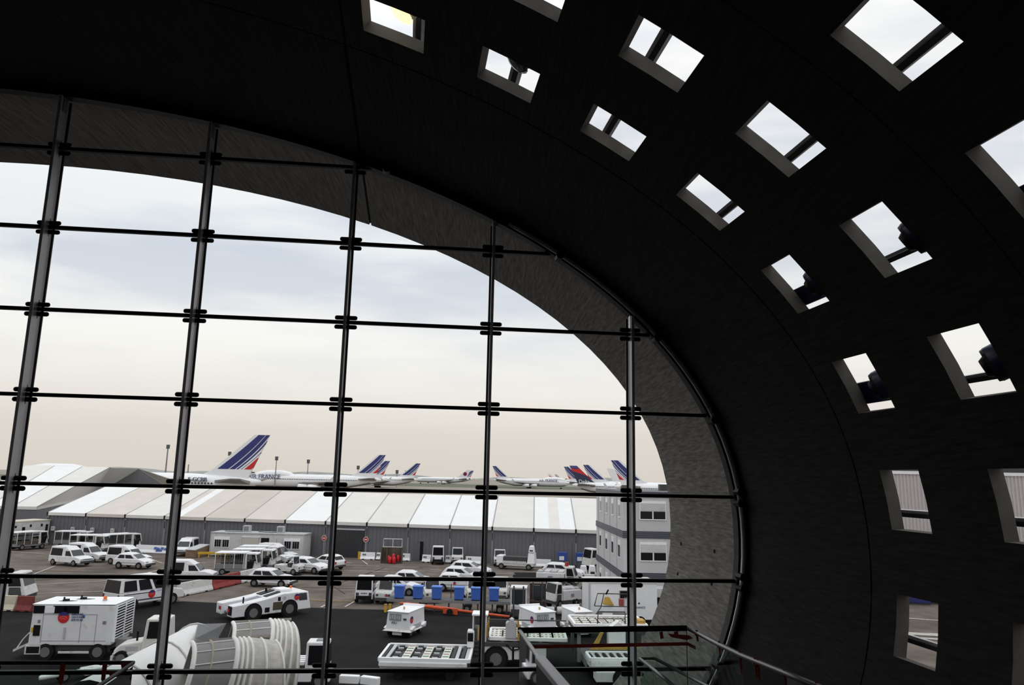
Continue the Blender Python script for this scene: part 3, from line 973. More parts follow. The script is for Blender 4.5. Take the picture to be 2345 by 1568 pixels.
# ------------------------------------------------------------------ vehicle kit
CHECK = []
def put(pr, pf, W=1.6, tagname=''):
    """near-side ground line from rear to front pixel -> centre, heading, length of that line"""
    a = G(*pr); b = G(*pf)
    d = (b-a); ln = d.length; d.normalize()
    n = V((-d.y, d.x, 0))
    if n.dot(a) < 0:
        n = -n
    c = (a+b)/2+n*W/2
    CHECK.append((tagname, round(ln, 2), round(math.degrees(math.atan2(d.y, d.x))), round(c.y, 1)))
    return V((c.x, c.y, .04)), math.atan2(d.y, d.x)
def fquads(b, t, z0, z1):
    return {'f': [(b[1], b[2], z0), (b[1], b[3], z0), (t[1], t[3], z1), (t[1], t[2], z1)],
            'b': [(b[0], b[3], z0), (b[0], b[2], z0), (t[0], t[2], z1), (t[0], t[3], z1)],
            'r': [(b[0], b[2], z0), (b[1], b[2], z0), (t[1], t[2], z1), (t[0], t[2], z1)],
            'l': [(b[1], b[3], z0), (b[0], b[3], z0), (t[0], t[3], z1), (t[1], t[3], z1)],
            't': [(t[0], t[2], z1), (t[1], t[2], z1), (t[1], t[3], z1), (t[0], t[3], z1)]}
def wheel(o, x, y, r, w=.2, hub=True):
    s_ = 1 if y > 0 else -1
    wh = MB().cyl((x, y-s_*w, r), (x, y, r), r, 16).obj('wheel', RUBBER, o)
    if hub:
        MB().cyl((x, y, r), (x, y+s_*.015, r), r*.6, 12).obj('wheel_hub', HUB, wh)
    return wh
def wheels(o, xs, W, r, w=.2):
    for x in xs:
        for s_ in (-1, 1):
            wheel(o, x, s_*W/2, r, w)
def plate(o, q, s0, s1, t0, t1, m, name='side_window', off=.012):
    return MB().panel(q, s0, s1, t0, t1, off).obj(name, m, o)
def logo(o, c, xd, nrm, r, words=None, name='emblem'):
    """round emblem: blue cap over a red disc, dark wing line across"""
    xd = V(xd).normalized(); nrm = V(nrm).normalized(); up = V((0, 0, 1)); c = V(c)
    def part(a0, a1, m, nm, off):
        pts = [c+(xd*math.cos(a0+(a1-a0)*k/10)+up*math.sin(a0+(a1-a0)*k/10))*r+nrm*off for k in range(11)]
        return MB().slab(pts, nrm*.008).obj(nm, m, o)
    e = part(math.pi*.86, math.pi*2.14, REDL, name, .012)
    part(math.pi*.14, math.pi*.86, NAVY, 'emblem_cap', .012).parent = e
    MB().slab([c-xd*r*1.25+up*r*.50+nrm*.02, c+up*r*.22+nrm*.02, c+xd*r*1.1+up*r*.5+nrm*.02, c+up*r*.36+nrm*.02], nrm*.006).obj('emblem_wing', NAVY, e)
    for k in (0, 1):
        pts = [c+xd*r*(.15-.0)*(0)+(xd*math.cos(t)+up*math.sin(t))*r*(.78-.36*k)-up*r*(.55) + nrm*.022 for t in [math.pi*.15+math.pi*.7*q/8 for q in range(9)]]
        pin = [p-up*r*.07 for p in reversed(pts)]
        MB().slab(pts+pin, nrm*.004).obj('emblem_arc', mat('pale_red_line', (.7, .3, .28), .5), e)
    if words:
        for k, w_ in enumerate(words):
            text(w_, r*.52, NAVY, o, c+xd*r*1.35+up*(r*.55-k*r*.5)+nrm*.014, face_rot(xd, up), align='LEFT')
def sideq(o_y):
    return (-1 if o_y < 0 else 1)

def hatch(o, L=3.78, W=1.64, H=1.42, five=False, emb=None):
    h = L/2
    bd = MB().prism([(-h, .30), (-h+.02, .80), (-h+.14, .93), (.55, .93), (h-.70, .88), (h-.16, .70), (h, .54), (h, .30)], -W/2, W/2).obj('car_body', WHITE, o, bevel=.10, seg=3)
    b = (-h+.10, .80, -W*.47, W*.47); t = (-h+.46, .08, -W*.40, W*.40)
    HW_ = H-.10
    MB().fr(b, t, .90, HW_).obj('cabin', WHITE, o, bevel=.05)
    MB().fr((t[0]-.02, t[1]+.02, t[2]-.01, t[3]+.01), (t[0]+.25, t[1]-.28, t[2]*.74, t[3]*.74), HW_-.02, H).obj('roof_dome', WHITE, o, bevel=.08, seg=3)
    q = fquads(b, t, .90, HW_)
    plate(o, q['f'], .07, .93, .08, .90, SHADE, 'windscreen')
    plate(o, q['b'], .12, .88, .15, .85, DARKW, 'rear_window')
    for sd, s_ in (('r', 1), ('l', -1)):
        spans = [(.13, .44), (.49, .86)]
        for k, (u0, u1) in enumerate(spans):
            a0, a1 = (u0, u1) if sd == 'r' else (1-u1, 1-u0)
            plate(o, q[sd], a0, a1, .10, .84, DARKW, 'side_window')
    MB().box(h-.10, h+.03, -W*.47, W*.47, .28, .48).obj('front_bumper', DGREY, o, bevel=.02)
    MB().box(-h-.03, -h+.1, -W*.47, W*.47, .28, .48).obj('rear_bumper', DGREY, o, bevel=.02)
    for s_ in (-1, 1):
        MB().box(h-.22, h-.02, s_*W*.33-.16, s_*W*.33+.16, .55, .68).obj('headlamp', LGREY, o)
        MB().box(-h-.012, -h+.05, s_*W*.42-.09, s_*W*.42+.09, .58, .82).obj('tail_lamp', RED, o)
        MB().box(-.9, .95, s_*W/2-.005*s_, s_*W/2+.012*s_, .52, .57).obj('side_strip', GREY, o)
    for x in (-h+.66, h-.72):
        for s_ in (-1, 1):
            MB().cyl((x, s_*(W/2-.05), .30), (x, s_*(W/2+.006), .30), .335, 16).obj('wheel_arch', BLACK, o)
    wheels(o, (-h+.66, h-.72), W+.03, .29, .18)
    if emb:
        for s_ in (-1, 1):
            logo(o, (-.15, s_*(W/2+.005), .68), (-s_, 0, 0), (0, s_, 0), .12)
def boxvan(o, L=4.15, W=1.62, open_box=True):
    """small van: low nose and cab with a taller glazed box behind"""
    h = L/2
    MB().prism([(-h, .32), (-h, .90), (.35, .90), (h-.75, .90), (h-.12, .74), (h, .60), (h, .32)], -W/2, W/2).obj('van_body', WHITE, o, bevel=.05)
    b = (-.25, .98, -W*.47, W*.47); t = (-.25, .42, -W*.40, W*.40)
    MB().fr(b, t, .88, 1.50).obj('cab', WHITE, o, bevel=.04)
    q = fquads(b, t, .88, 1.50)
    plate(o, q['f'], .06, .94, .08, .92, SHADE, 'windscreen')
    for sd in 'rl':
        a0, a1 = (.22, .90) if sd == 'r' else (.10, .78)
        plate(o, q[sd], a0, a1, .08, .80, DARKW)
    b = (-h, -.22, -W*.48, W*.48); t = (-h+.12, -.22, -W*.43, W*.43)
    MB().fr(b, t, .80, 1.78).obj('rear_box', WHITE, o, bevel=.06)
    MB().fr((-.3, .35, -W*.42, W*.42), (-.3, -.1, -W*.36, W*.36), 1.46, 1.76).obj('roof_fairing', WHITE, o, bevel=.03)
    q = fquads(b, t, .80, 1.78)
    for sd in 'rl':
        plate(o, q[sd], .09, .90, .12, .82, DARKW)
    plate(o, q['b'], .1, .9, .3, .85, DARKW, 'rear_window')
    MB().box(h-.12, h+.05, -W*.48, W*.48, .30, .52).obj('front_bumper', DGREY, o, bevel=.02)
    MB().box(h-.13, h+.005, -W*.30, W*.30, .58, .70).obj('grille', GREY, o)
    for s_ in (-1, 1):
        MB().box(h-.14, h+.012, s_*W*.38-.13, s_*W*.38+.13, .56, .70).obj('headlamp', LGREY, o)
    wheels(o, (-h+.62, h-.85), W+.02, .30, .18)
def canopy(o, L=3.85, W=1.65, dark=False):
    """baggage carrier: white roof on posts over a low bed, half-open cab in front"""
    h = L/2
    MB().box(-h, h, -W/2, W/2, .38, .62).obj('chassis', GREY, o, bevel=.02)
    for s_ in (-1, 1):
        MB().box(-h, h-1.25, s_*W/2-.03, s_*W/2+.0, .60, 1.0).obj('side_board', GREY if not dark else mat('brown_side_board', (.07, .055, .045), .7), o)
        MB().panel([(-h+.05, s_*W/2, 1.0), (h-1.3, s_*W/2, 1.0), (h-1.3, s_*W/2, 1.9), (-h+.05, s_*W/2, 1.9)], .02, .98, .05, .95, 0, .01).obj('clear_curtain', GLASSC, o)
        for x in (-h+.04, -h+.9, h-2.1, h-1.25):
            MB().box(x-.03, x+.03, s_*W/2-.05, s_*W/2+.01, .6, 1.95).obj('roof_post', DIRTYW, o)
    MB().prism([(-h-.08, 1.93), (-h-.02, 2.02), (h-1.15, 2.05), (h-1.15, 1.93)], -W*.52, W*.52).obj('canopy_roof', WHITE2, o, bevel=.02)
    b = (h-1.2, h, -W*.48, W*.48); t = (h-1.1, h-.22, -W*.45, W*.45)
    q = fquads(b, t, .55, 1.95)
    MB().fr(b, t, .45, 1.12).obj('cab_base', DIRTYW, o, bevel=.03)
    MB().fr((t[0]-.05, t[1]+.1, t[2], t[3]), t, 1.85, 1.98).obj('cab_roof', WHITE, o, bevel=.03)
    for s_ in (-1, 1):
        MB().slab([(h-.10, s_*W*.46, 1.1), (h-.02, s_*W*.46, 1.1), (h-.20, s_*W*.44, 1.9), (h-.30, s_*W*.44, 1.9)], (0, -s_*.06, 0)).obj('cab_pillar', DIRTYW, o)
        MB().slab([(h-1.18, s_*W*.47, .5), (h-.98, s_*W*.47, .5), (h-1.0, s_*W*.45, 1.9), (h-1.18, s_*W*.45, 1.9)], (0, -s_*.06, 0)).obj('cab_pillar', DIRTYW, o)
        MB().slab([(h-.95, s_*W*.485, .5), (h-.45, s_*W*.485, .5), (h-.30, s_*W*.485, 1.25), (h-.95, s_*W*.485, 1.25)], (0, s_*.012, 0)).obj('door_opening', BLACK, o)
    MB().panel([(h-.02, -W*.46, 1.12), (h-.02, W*.46, 1.12), (h-.24, W*.43, 1.88), (h-.24, -W*.43, 1.88)], .04, .96, .03, .97).obj('windscreen', SHADE, o)
    MB().box(h-.9, h-.55, -.2, .2, .9, 1.35).obj('driver_seat', DGREY, o)
    MB().box(h-.03, h+.07, -W*.48, W*.48, .35, .6).obj('front_bumper', DGREY, o)
    wheels(o, (-h+.75, h-.75), W+.01, .30, .2)
def minibus(o, L=5.0, W=1.95, H=2.1):
    h = L/2
    b = (-h, h-.95, -W/2, W/2); t = (-h+.14, h-1.65, -W*.43, W*.43)
    MB().prism([(-h, .38), (-h, 1.15), (h-.95, 1.15), (h-.22, .98), (h, .78), (h, .38)], -W/2, W/2).obj('bus_body', WHITE, o, bevel=.06)
    MB().fr(b, t, 1.12, H).obj('upper_body', WHITE, o, bevel=.07)
    q = fquads(b, t, 1.12, H)
    plate(o, q['f'], .06, .94, .06, .88, SHADE, 'windscreen')
    plate(o, q['b'], .06, .94, .04, .84, DARKW, 'rear_window')
    for sd in 'rl':
        for u0, u1 in ((.06, .31), (.36, .60), (.66, .92)):
            a0, a1 = (u0, u1) if sd == 'r' else (1-u1, 1-u0)
            plate(o, q[sd], a0, a1, .10, .80, DARKW)
    for s_ in (-1, 1):
        MB().box(-h+.3, h-1.2, s_*W/2-.01*s_, s_*W/2+.012*s_, .55, .63).obj('side_strip', DGREY, o)
        MB().box(-h+.3, .1, s_*W/2-.01*s_, s_*W/2+.014*s_, 1.0, 1.05).obj('door_rail', DGREY, o)
        MB().box(h-1.75, h-1.45, s_*W/2, s_*(W/2+.02), 1.02, 1.10).obj('door_handle', DGREY, o)
        MB().box(-h-.012, -h+.05, s_*W*.42-.09, s_*W*.42+.09, .65, 1.05).obj('tail_lamp', mat('dim_lamp', (.12, .02, .02), .4), o)
        logo(o, (-.15, s_*(W/2+.004), .90), (-s_, 0, 0), (0, s_, 0), .26)
        text('AIRLINES', .13, mat('pale_blue_lettering', (.2, .28, .55), .5), o, V((-.15-s_*.62, s_*(W/2+.012), 1.08)), face_rot((-s_, 0, 0), (0, 0, 1)))
    MB().box(-h-.03, -h+.1, -W*.48, W*.48, .34, .55).obj('rear_bumper', DGREY, o)
    MB().box(h-.1, h+.05, -W*.48, W*.48, .34, .6).obj('front_bumper', DGREY, o)
    for x in (-h+1.0, h-.95):
        for s_ in (-1, 1):
            MB().cyl((x, s_*(W/2-.05), .36), (x, s_*(W/2+.006), .36), .40, 16).obj('wheel_arch', BLACK, o)
    wheels(o, (-h+1.0, h-.95), W+.03, .34, .2)
def cabtug(o, L=2.7, W=1.3, H=1.9, plate_txt=None, deck=True):
    """small tow tractor: square cab in front, flat bed behind"""
    h = L/2
    MB().box(-h, h, -W/2, W/2, .30, .72).obj('tug_body', WHITE, o, bevel=.04)
    b = (0.05, h, -W*.49, W*.49); t = (.15, h-.14, -W*.45, W*.45)
    MB().fr(b, t, .70, H).obj('cab', WHITE, o, bevel=.05)
    q = fquads(b, t, .70, H)
    plate(o, q['f'], .07, .93, .22, .90, DARKW, 'windscreen')
    for sd in 'rl':
        plate(o, q[sd], .10, .90, .10, .88, DARKW)
    plate(o, q['b'], .1, .9, .35, .9, DARKW, 'rear_window')
    MB().box(h-.02, h+.06, -W*.44, W*.44, .30, .56).obj('front_bumper', BLACK, o, bevel=.02)
    for s_ in (-1, 1):
        MB().box(h-.02, h+.03, s_*W*.36-.1, s_*W*.36+.1, .58, .78).obj('headlamp', DGREY, o)
    if plate_txt:
        for k in range(5):
            MB().box(h-.02, h+.012, -.2+.09*k, -.14+.09*k, .69+.02*(k % 2), .77).obj('plate_mark', DGREY, o)
    MB().box(-h+.05, 0.0, -W*.42, W*.42, .72, .82).obj('bed_plate', DGREY, o)
    wheels(o, (-h+.45, h-.5), W+.04, .3, .2)
def opentug(o, L=2.5, W=1.25, logo_=False, frame=WHITE):
    """low tow tractor with an open seat behind a windscreen hoop"""
    h = L/2
    MB().prism([(-h, .28), (-h, .85), (-.1, .85), (.0, .62), (.55, .62), (.6, .95), (h-.1, .88), (h, .75), (h, .28)], -W/2, W/2).obj('tug_body', DIRTYW, o, bevel=.04)
    for s_ in (-1, 1):
        MB().tube([(-.2, s_*W*.45, .85), (-.15, s_*W*.43, 1.62), (.6, s_*W*.43, 1.62), (.72, s_*W*.45, .92)], .035, 6).obj('hoop', frame, o)
    MB().box(-.2, .62, -W*.46, W*.46, 1.60, 1.66).obj('hoop_roof', frame, o, bevel=.01)
    MB().panel([(.70, -W*.42, .95), (.70, W*.42, .95), (.62, W*.40, 1.58), (.62, -W*.40, 1.58)], .03, .97, .03, .97).obj('windscreen', SHADE, o)
    MB().box(-.1, .25, -.25, .25, .62, 1.0).obj('driver_seat', DGREY, o)
    for s_ in (-1, 1):
        MB().box(h-.02, h+.02, s_*W*.36-.08, s_*W*.36+.08, .55, .7).obj('headlamp', DGREY, o)
    MB().box(h-.02, h+.08, -W*.45, W*.45, .25, .45).obj('front_bumper', DGREY, o)
    if logo_:
        logo(o, (h, .25, .62), (0, 1, 0), (1, 0, 0), .1)
    wheels(o, (-h+.45, h-.5), W+.04, .28, .2)
def barrier(pa, pb, m, label, grp, hgt=.8, name='concrete_barrier', zbase=.04, holes=True):
    a, b = G(*pa), G(*pb)
    d = b-a; ln = d.length
    o = thing(name, label, 'barrier', ((a+b)/2)*1.0+V((0, 0, zbase-((a+b)/2).z)), math.atan2(d.y, d.x), grp)
    h = hgt
    mb = MB()
    pr = [(-.28, 0), (-.28, .12), (-.14, .34*h/.8), (-.09, h), (.09, h), (.14, .34*h/.8), (.28, .12), (.28, 0)]
    rings = [[V((x, y, z)) for y, z in pr] for x in (-ln/2+.02, ln/2-.02)]
    mb.loft(rings).obj('barrier_body', m, o, bevel=.02)
    if holes:
        for x in (-ln*.28, ln*.28):
            MB().box(x-.14, x+.14, -.285, -.2, .0, .07).obj('foot_slot', BLACK, o)
    return o, ln
# ------------------------------------------------------------------ parked vehicles
def veh(fn, name, label, cat, pr, pf, W=1.6, grp=None, **kw):
    loc, rz = put(pr, pf, W, name+str(pr))
    o = thing(name, label, cat, loc, rz, grp)
    fn(o, **kw)
    return o
GV, GC, GT, GU = 'small white service vans', 'white hatchback cars on the apron', 'canopy roofed baggage carriers', 'white tow tractors'
veh(boxvan, 'service_van', 'white glazed-box van parked in front of another van, by striped markings', 'van', (117, 1294), (173, 1298.5), 1.62, GV)
veh(boxvan, 'service_van', 'white van mostly hidden behind the glazed-box van', 'van', (158, 1285), (216, 1288.5), 1.62, GV)
veh(boxvan, 'service_van', 'white box van half hidden behind the small round hatchback', 'van', (251, 1292), (312, 1295), 1.62, GV)
veh(boxvan, 'service_van', 'white van facing out beside the brown ramp and office cabin', 'van', (456, 1266), (424, 1275), 1.62, GV)
veh(boxvan, 'service_van', 'white van with tarpaulin side parked behind the white barrier', 'van', (396, 1334), (461, 1334.5), 1.62, GV)
veh(boxvan, 'service_van', 'white van in front of the office cabin, nearer of two', 'van', (586, 1291), (645, 1294), 1.62, GV)
veh(boxvan, 'service_van', 'white van in front of the office cabin, hidden behind its twin', 'van', (596, 1284), (655, 1287), 1.62, GV)
veh(hatch, 'hatchback_car', 'small rounded white hatchback parked in front of a box van', 'car', (269, 1302), (319, 1304), 1.62, GC, L=3.43)
veh(hatch, 'hatchback_car', 'white hatchback with black bumpers alone beside the red barrier', 'car', (581.5, 1344), (644, 1347), 1.62, GC)
veh(hatch, 'hatchback_car', 'white hatchback next to the open tow tractor near the roller door', 'car', (668, 1311), (722, 1315.5), 1.62, GC, L=3.85)
veh(hatch, 'hatchback_car', 'white hatchback showing its tail behind another hatchback near the roller door', 'car', (752, 1306), (714, 1302), 1.62, GC)
veh(hatch, 'hatchback_car', 'white hatchback with open driver window behind the first blue bin', 'car', (914, 1349), (972, 1351), 1.62, GC, L=3.6)
veh(hatch, 'hatchback_car', 'white hatchback squeezed beside the tow tractors behind the first blue bin', 'car', (880, 1364), (934, 1366), 1.62, GC, L=3.5)
veh(hatch, 'hatchback_car', 'white hatchback farthest back of the three cars behind the blue bins', 'car', (1046, 1321), (1100, 1323.5), 1.62, GC, L=3.95)
veh(hatch, 'hatchback_car', 'white hatchback in the middle of the three cars behind the blue bins', 'car', (1026, 1337), (1084, 1340), 1.62, GC)
veh(hatch, 'hatchback_car', 'white hatchback with round door emblem behind the third and fourth blue bins', 'car', (1013, 1355), (1076, 1357), 1.62, GC, emb=True, L=3.6)
veh(canopy, 'baggage_carrier', 'canopy roofed carrier with brown sides parked beside the long trailer', 'carrier', (41, 1261), (104, 1256), 1.65, GT, dark=True)
veh(canopy, 'baggage_carrier', 'canopy roofed carrier with open back behind the two box vans', 'carrier', (127, 1257), (193, 1258), 1.65, GT)
veh(canopy, 'baggage_carrier', 'canopy roofed carrier with dark sides between two others by the marquee wall', 'carrier', (167, 1268), (225, 1269), 1.65, GT, dark=True)
veh(canopy, 'baggage_carrier', 'canopy roofed carrier beside the low white hoarding', 'carrier', (252, 1266), (317, 1262), 1.65, GT)
veh(canopy, 'baggage_carrier', 'canopy roofed carrier nearest the red barrier', 'carrier', (499, 1318), (577, 1319), 1.65, GT)
veh(canopy, 'baggage_carrier', 'canopy roofed carrier in the middle of three by the cabin', 'carrier', (540, 1308), (612, 1309), 1.65, GT)
veh(canopy, 'baggage_carrier', 'canopy roofed carrier nearly hidden behind two carriers and by the vans', 'carrier', (556, 1299), (624, 1300), 1.65, GT)
veh(minibus, 'minibus', 'white minibus with dark windows and round red and blue emblem', 'minibus', (302, 1398), (393, 1384), 1.95)
veh(cabtug, 'tow_tractor', 'white square-cabbed tow tractor facing out beside the yellow posts', 'tow tractor', (866, 1368), (850, 1386), 1.3, GU, plate_txt='B 7804')
veh(opentug, 'tow_tractor', 'open white tow tractor behind the first blue bin', 'tow tractor', (915, 1374), (897, 1384), 1.25, GU, logo_=True)
veh(opentug, 'tow_tractor', 'open white tow tractor behind the second blue bin', 'tow tractor', (962, 1371), (972, 1382), 1.25, GU)
veh(opentug, 'tow_tractor', 'open white tow tractor behind the fourth blue bin', 'tow tractor', (1060, 1368), (1070, 1380), 1.25, GU)
veh(opentug, 'tow_tractor', 'open white tow tractor behind the last blue bin', 'tow tractor', (1168, 1366), (1160, 1380), 1.25, GU)
veh(opentug, 'tow_tractor', 'weathered tow tractor between a carrier and a hatchback near the cabin', 'tow tractor', (628, 1315), (680, 1318), 1.25, GU)
veh(cabtug, 'tow_tractor', 'white cab tow tractor with red roof edge against the marquee wall', 'tow tractor', (1017, 1287), (1016, 1294), 1.3, GU)
veh(opentug, 'tow_tractor', 'cream tow tractor with roof lamps against the marquee wall', 'tow tractor', (1061, 1287), (1060, 1293), 1.25, GU)
veh(opentug, 'tow_tractor', 'stained tow tractor beside the flat belt loader', 'tow tractor', (1130, 1291), (1131, 1298), 1.25, GU)
# ------------------------------------------------------------------ buildings and cabins
CABIN = mat('cabin_panel_white', (.56, .55, .555), .6, var=.05, dirt=((.35, .33, .32), 1.0, .55, .8))
CABR = mat('cabin_roof_grey', (.42, .43, .43), .7, var=.15)
def frame2(pa, pb, z=0):
    a, b = G(*pa, z), G(*pb, z)
    d = b-a
    return V((a.x, a.y, .03)), math.atan2(d.y, d.x), d.length
loc, rz, LN = frame2((479, 1273), (692.5, 1279))
cab = thing('office_cabin', 'pale portable office cabin with barred windows and open door', 'cabin', loc, rz)
DP, HC = 2.6, 2.62
MB().box(0, LN, 0, DP, .08, HC-.12).obj('cabin_body', CABIN, cab)
MB().box(-.06, LN+.06, -.06, DP+.06, HC-.14, HC).obj('roof_edge', CABR, cab, bevel=.02)
for k in range(7):
    x = LN*k/6
    MB().box(x-.05, x+.05, -.03, .02, .1, HC-.14).obj('panel_post', LGREY if k in (0, 6) else CABIN, cab)
def fr_win(o, x0, x1, z0, z1, dark0, y=-.02, bars=0, m=DARKW):
    f_ = MB()
    f_.box(x0, x1, y-.05, y+.03, z0, z1)
    fo = f_.obj('window_frame', WHITE2, o)
    w = (x1-x0)
    for k in (0, 1):
        MB().box(x0+.07+k*(w/2-.02), x0+w/2-.05+k*(w/2-.02), y-.065, y-.02, z0+.08, dark0).obj('window_pane', m, fo)
    for k in range(bars):
        x = x0+.1+(w-.2)*k/(bars-1)
        MB().box(x-.012, x+.012, y-.09, y-.065, z0+.06, dark0+.02).obj('window_bar', LGREY, fo)
    return fo
fr_win(cab, LN*.04, LN*.21, .95, 2.12, 1.8, bars=8)
fr_win(cab, LN*.79, LN*.965, .95, 2.12, 1.8, bars=8)
sh = MB().box(LN*.345, LN*.52, -.09, .0, .95, 2.12).obj('closed_shutter', mat('shutter_beige', (.50, .47, .43), .6, var=.1, scale=1, stretch=((.2, .2, 22), 0)), cab)
MB().box(LN*.335, LN*.53, -.12, .0, 2.12, 2.2).obj('shutter_box', WHITE2, sh)
MB().box(LN*.545, LN*.63, -.05, .0, .1, 2.1).obj('door_opening', BLACK, cab)
MB().box(LN*.635, LN*.71, -.09, -.04, .1, 2.08).obj('door_leaf', CABIN, cab)
for k, px in enumerate((.34, .71)):
    u = thing('roof_fan_unit', 'grey fan box on the cabin roof, '+('above the closed shutter' if k == 0 else 'above the door leaf'), 'fan unit', loc+Matrix.Rotation(rz, 3, 'Z') @ V((LN*px, 1.2, HC)), rz, 'fan units on the cabin roof')
    MB().box(-.4, .4, -.3, .3, 0, .72).obj('fan_housing', LGREY, u, bevel=.03)
    MB().box(-.28, .28, -.32, -.29, .12, .6).obj('fan_grille', GREY, u)
    MB().tube([(-.4, 0, .05), (-1.0, -.3, .04), (-1.9, -.25, .04), (-2.6, .1, .04)], .035, 6).obj('fan_cable', BLACK, u)
# brown ramp with yellow rail
loc2, rz2, ln2 = frame2((446, 1277), (478, 1272))
rmp = thing('loading_ramp', 'brown loading ramp with yellow rail beside the office cabin', 'ramp', loc2, rz2)
MB().prism([(0, 0), (ln2, 0), (ln2, 1.15), (0, .75)], 0, 1.2).obj('ramp_side', mat('brown_ply', (.22, .14, .09), .7, var=.2), rmp)
MB().slab([(-.1, -.03, .75), (ln2, -.03, 1.15), (ln2, 1.25, 1.15), (-.1, 1.25, .75)], (0, 0, .07)).obj('ramp_deck', LGREY, rmp)
loc2, rz2, ln2 = frame2((452, 1277), (524, 1277))
ye = thing('yellow_rail', 'low yellow guard rail in front of the brown ramp', 'guard rail', loc2, rz2)
MB().box(0, ln2, -.06, .06, .35, .6).obj('rail_beam', YELL, ye, bevel=.02)
for k in range(4):
    x = .15+(ln2-.3)*k/3
    MB().box(x-.05, x+.05, -.05, .05, 0, .4).obj('rail_leg', YELL, ye)

# long white trailer left
loc2, rz2, ln2 = frame2((8, 1258), (108, 1248))
tr = thing('site_trailer', 'long white trailer with small dark windows and blue stripe', 'trailer', loc2, rz2)
MB().box(0, ln2, 0, 2.4, .5, 2.95).obj('trailer_body', CABIN, tr, bevel=.05)
MB().box(-.05, ln2+.05, -.05, 2.45, 2.93, 3.06).obj('trailer_roof', mat('yellowed_roof_edge', (.52, .48, .38), .6), tr)
MB().box(0, ln2, -.015, 0, 1.32, 1.42).obj('blue_stripe', NAVY, tr)
MB().box(0, ln2, -.02, 0, .5, .75).obj('skirt', LGREY, tr)
for f_, w, z0, z1 in ((.35, .07, 1.65, 2.35), (.52, .045, 2.3, 2.6), (.78, .045, 2.3, 2.6), (.90, .06, 1.75, 2.5), (.18, .045, 2.3, 2.55)):
    MB().box(ln2*f_, ln2*(f_+w), -.02, .02, z0, z1).obj('trailer_window', DARKW, tr)
for x in (ln2*.3, ln2*.42):
    wheel(tr, x, -.02, .42, .25)
    MB().cyl((x, 2.2, .42), (x, 2.4, .42), .42, 14).obj('wheel', RUBBER, tr)

# hoarding and jersey barriers
GB_ = 'barriers along the marquee wall'
ob, lnb = barrier((311, 1265), (384, 1268), WHITE2, 'low white hoarding with blue scrawled print by the marquee wall', None, hgt=.85, name='low_hoarding', holes=False)
for k, (x, w, z) in enumerate(((-.05, .5, .55), (.42, .25, .50), (.78, .42, .56), (1.25, .3, .5), (.2, .8, .30))):
    MB().slab([(lnb*.1+x, -.25, z-.12), (lnb*.1+x+w, -.24, z-.08), (lnb*.1+x+w*.9, -.17, z+.1), (lnb*.1+x+.06, -.16, z+.14)], (0, -.02, 0)).obj('blue_scrawl', mat('blue_scrawl', (.05, .10, .35), .6), ob)
GJ = 'jersey barriers on the apron'
barrier((405, 1367), (482, 1351), DIRTYW, 'white concrete barrier behind the nose of the minibus', GJ, .95)
barrier((483, 1351), (546, 1336), mat('faded_red_paint', (.26, .03, .03), .7, var=.2), 'red concrete barrier between two white ones by the hatchback', GJ, .95)
barrier((547, 1336), (584, 1327), DIRTYW, 'white concrete barrier at the tail of the lone hatchback', GJ, .95)
barrier((-12, 1398), (36, 1399), mat('yellowed_concrete', (.52, .48, .38), .8, var=.15), 'yellowed concrete barrier in front of the truck cab', GJ, .95)
barrier((37, 1400), (75, 1401), mat('dark_red_paint', (.16, .025, .02), .7, var=.2), 'dark red concrete barrier behind the big generator', GJ, .95)
for (pa, pb, lb) in (((825, 1281), (859, 1282), 'white barrier beside the roller door and yellow post'), ((862, 1282), (872, 1282.5), 'short white barrier left against the red rack'),
                    ((916, 1284), (939, 1285), 'white barrier between the red rack and the open door'), ((967, 1287), (987, 1288), 'white barrier right of the open dark door'),
                    ((1020, 1289), (1034, 1289.5), 'white barrier between two parked tow tractors'), ((1066, 1291), (1102, 1292.5), 'white barrier between cream and stained tow tractors'),
                    ((1157, 1295), (1180, 1296), 'white barrier behind the flat belt loader'), ((1181, 1296), (1262, 1299), 'long white barrier between belt loader and blue boxes')):
    ob, lnb = barrier(pa, pb, WHITE2, lb, GB_, .78)
    for k in (0, 1):
        MB().box(-lnb*.32+.2*k, -lnb*.32+.2*k+.12, -.2, -.1, .48, .62).obj('barrier_mark', DGREY, ob)

# office block
NC = at(1428, 1391, 54.9)
NC.z = 0
ob = thing('office_block', 'three storey pale modular office block with dark grey bands', 'building', NC, .03)
BLK = mat('office_block_panel', (.54, .53, .545), .6, var=.04)
BAND = mat('dark_grey_band', (.05, .053, .07), .5)
WBX, DBX = 13, 13
for (z0, z1) in ((0, 2.5), (3.0, 5.36), (5.84, 8.2)):
    MB().box(0, WBX, 0, DBX, z0, z1).obj('storey_wall', BLK, ob)
for (z0, z1) in ((2.5, 3.0), (5.36, 5.84), (8.2, 8.6)):
    b_ = MB().box(-.05, WBX+.05, -.05, DBX+.05, z0, z1).obj('storey_band', BAND, ob)
    for k in range(3):
        zz = z0+.08+.13*k
        MB().box(-.07, WBX+.07, -.07, DBX+.07, zz, zz+.05).obj('band_rib', mat('band_rib_grey', (.12, .125, .15), .5), b_)
for z in (0, 3.0, 5.84):
    for x in (1.16, 5.2, 9.2):
        f_ = fr_win(ob, x, x+1.92, z+.78, z+2.1, z+1.38, y=-.01)
        MB().box(x+.06, x+1.86, -.09, -.03, z+1.42, z+1.95).obj('half_shutter', CABIN, f_)
    for k, y in enumerate((1.4, 4.3, 7.2, 10.4)):
        fo = MB().box(-.05, .03, y-.42, y+.42, z+.85, z+2.1).obj('window_frame', WHITE2, ob)
        MB().box(-.07, .0, y-.34, y+.34, z+.95, z+1.75).obj('window_pane', DARKW, fo)
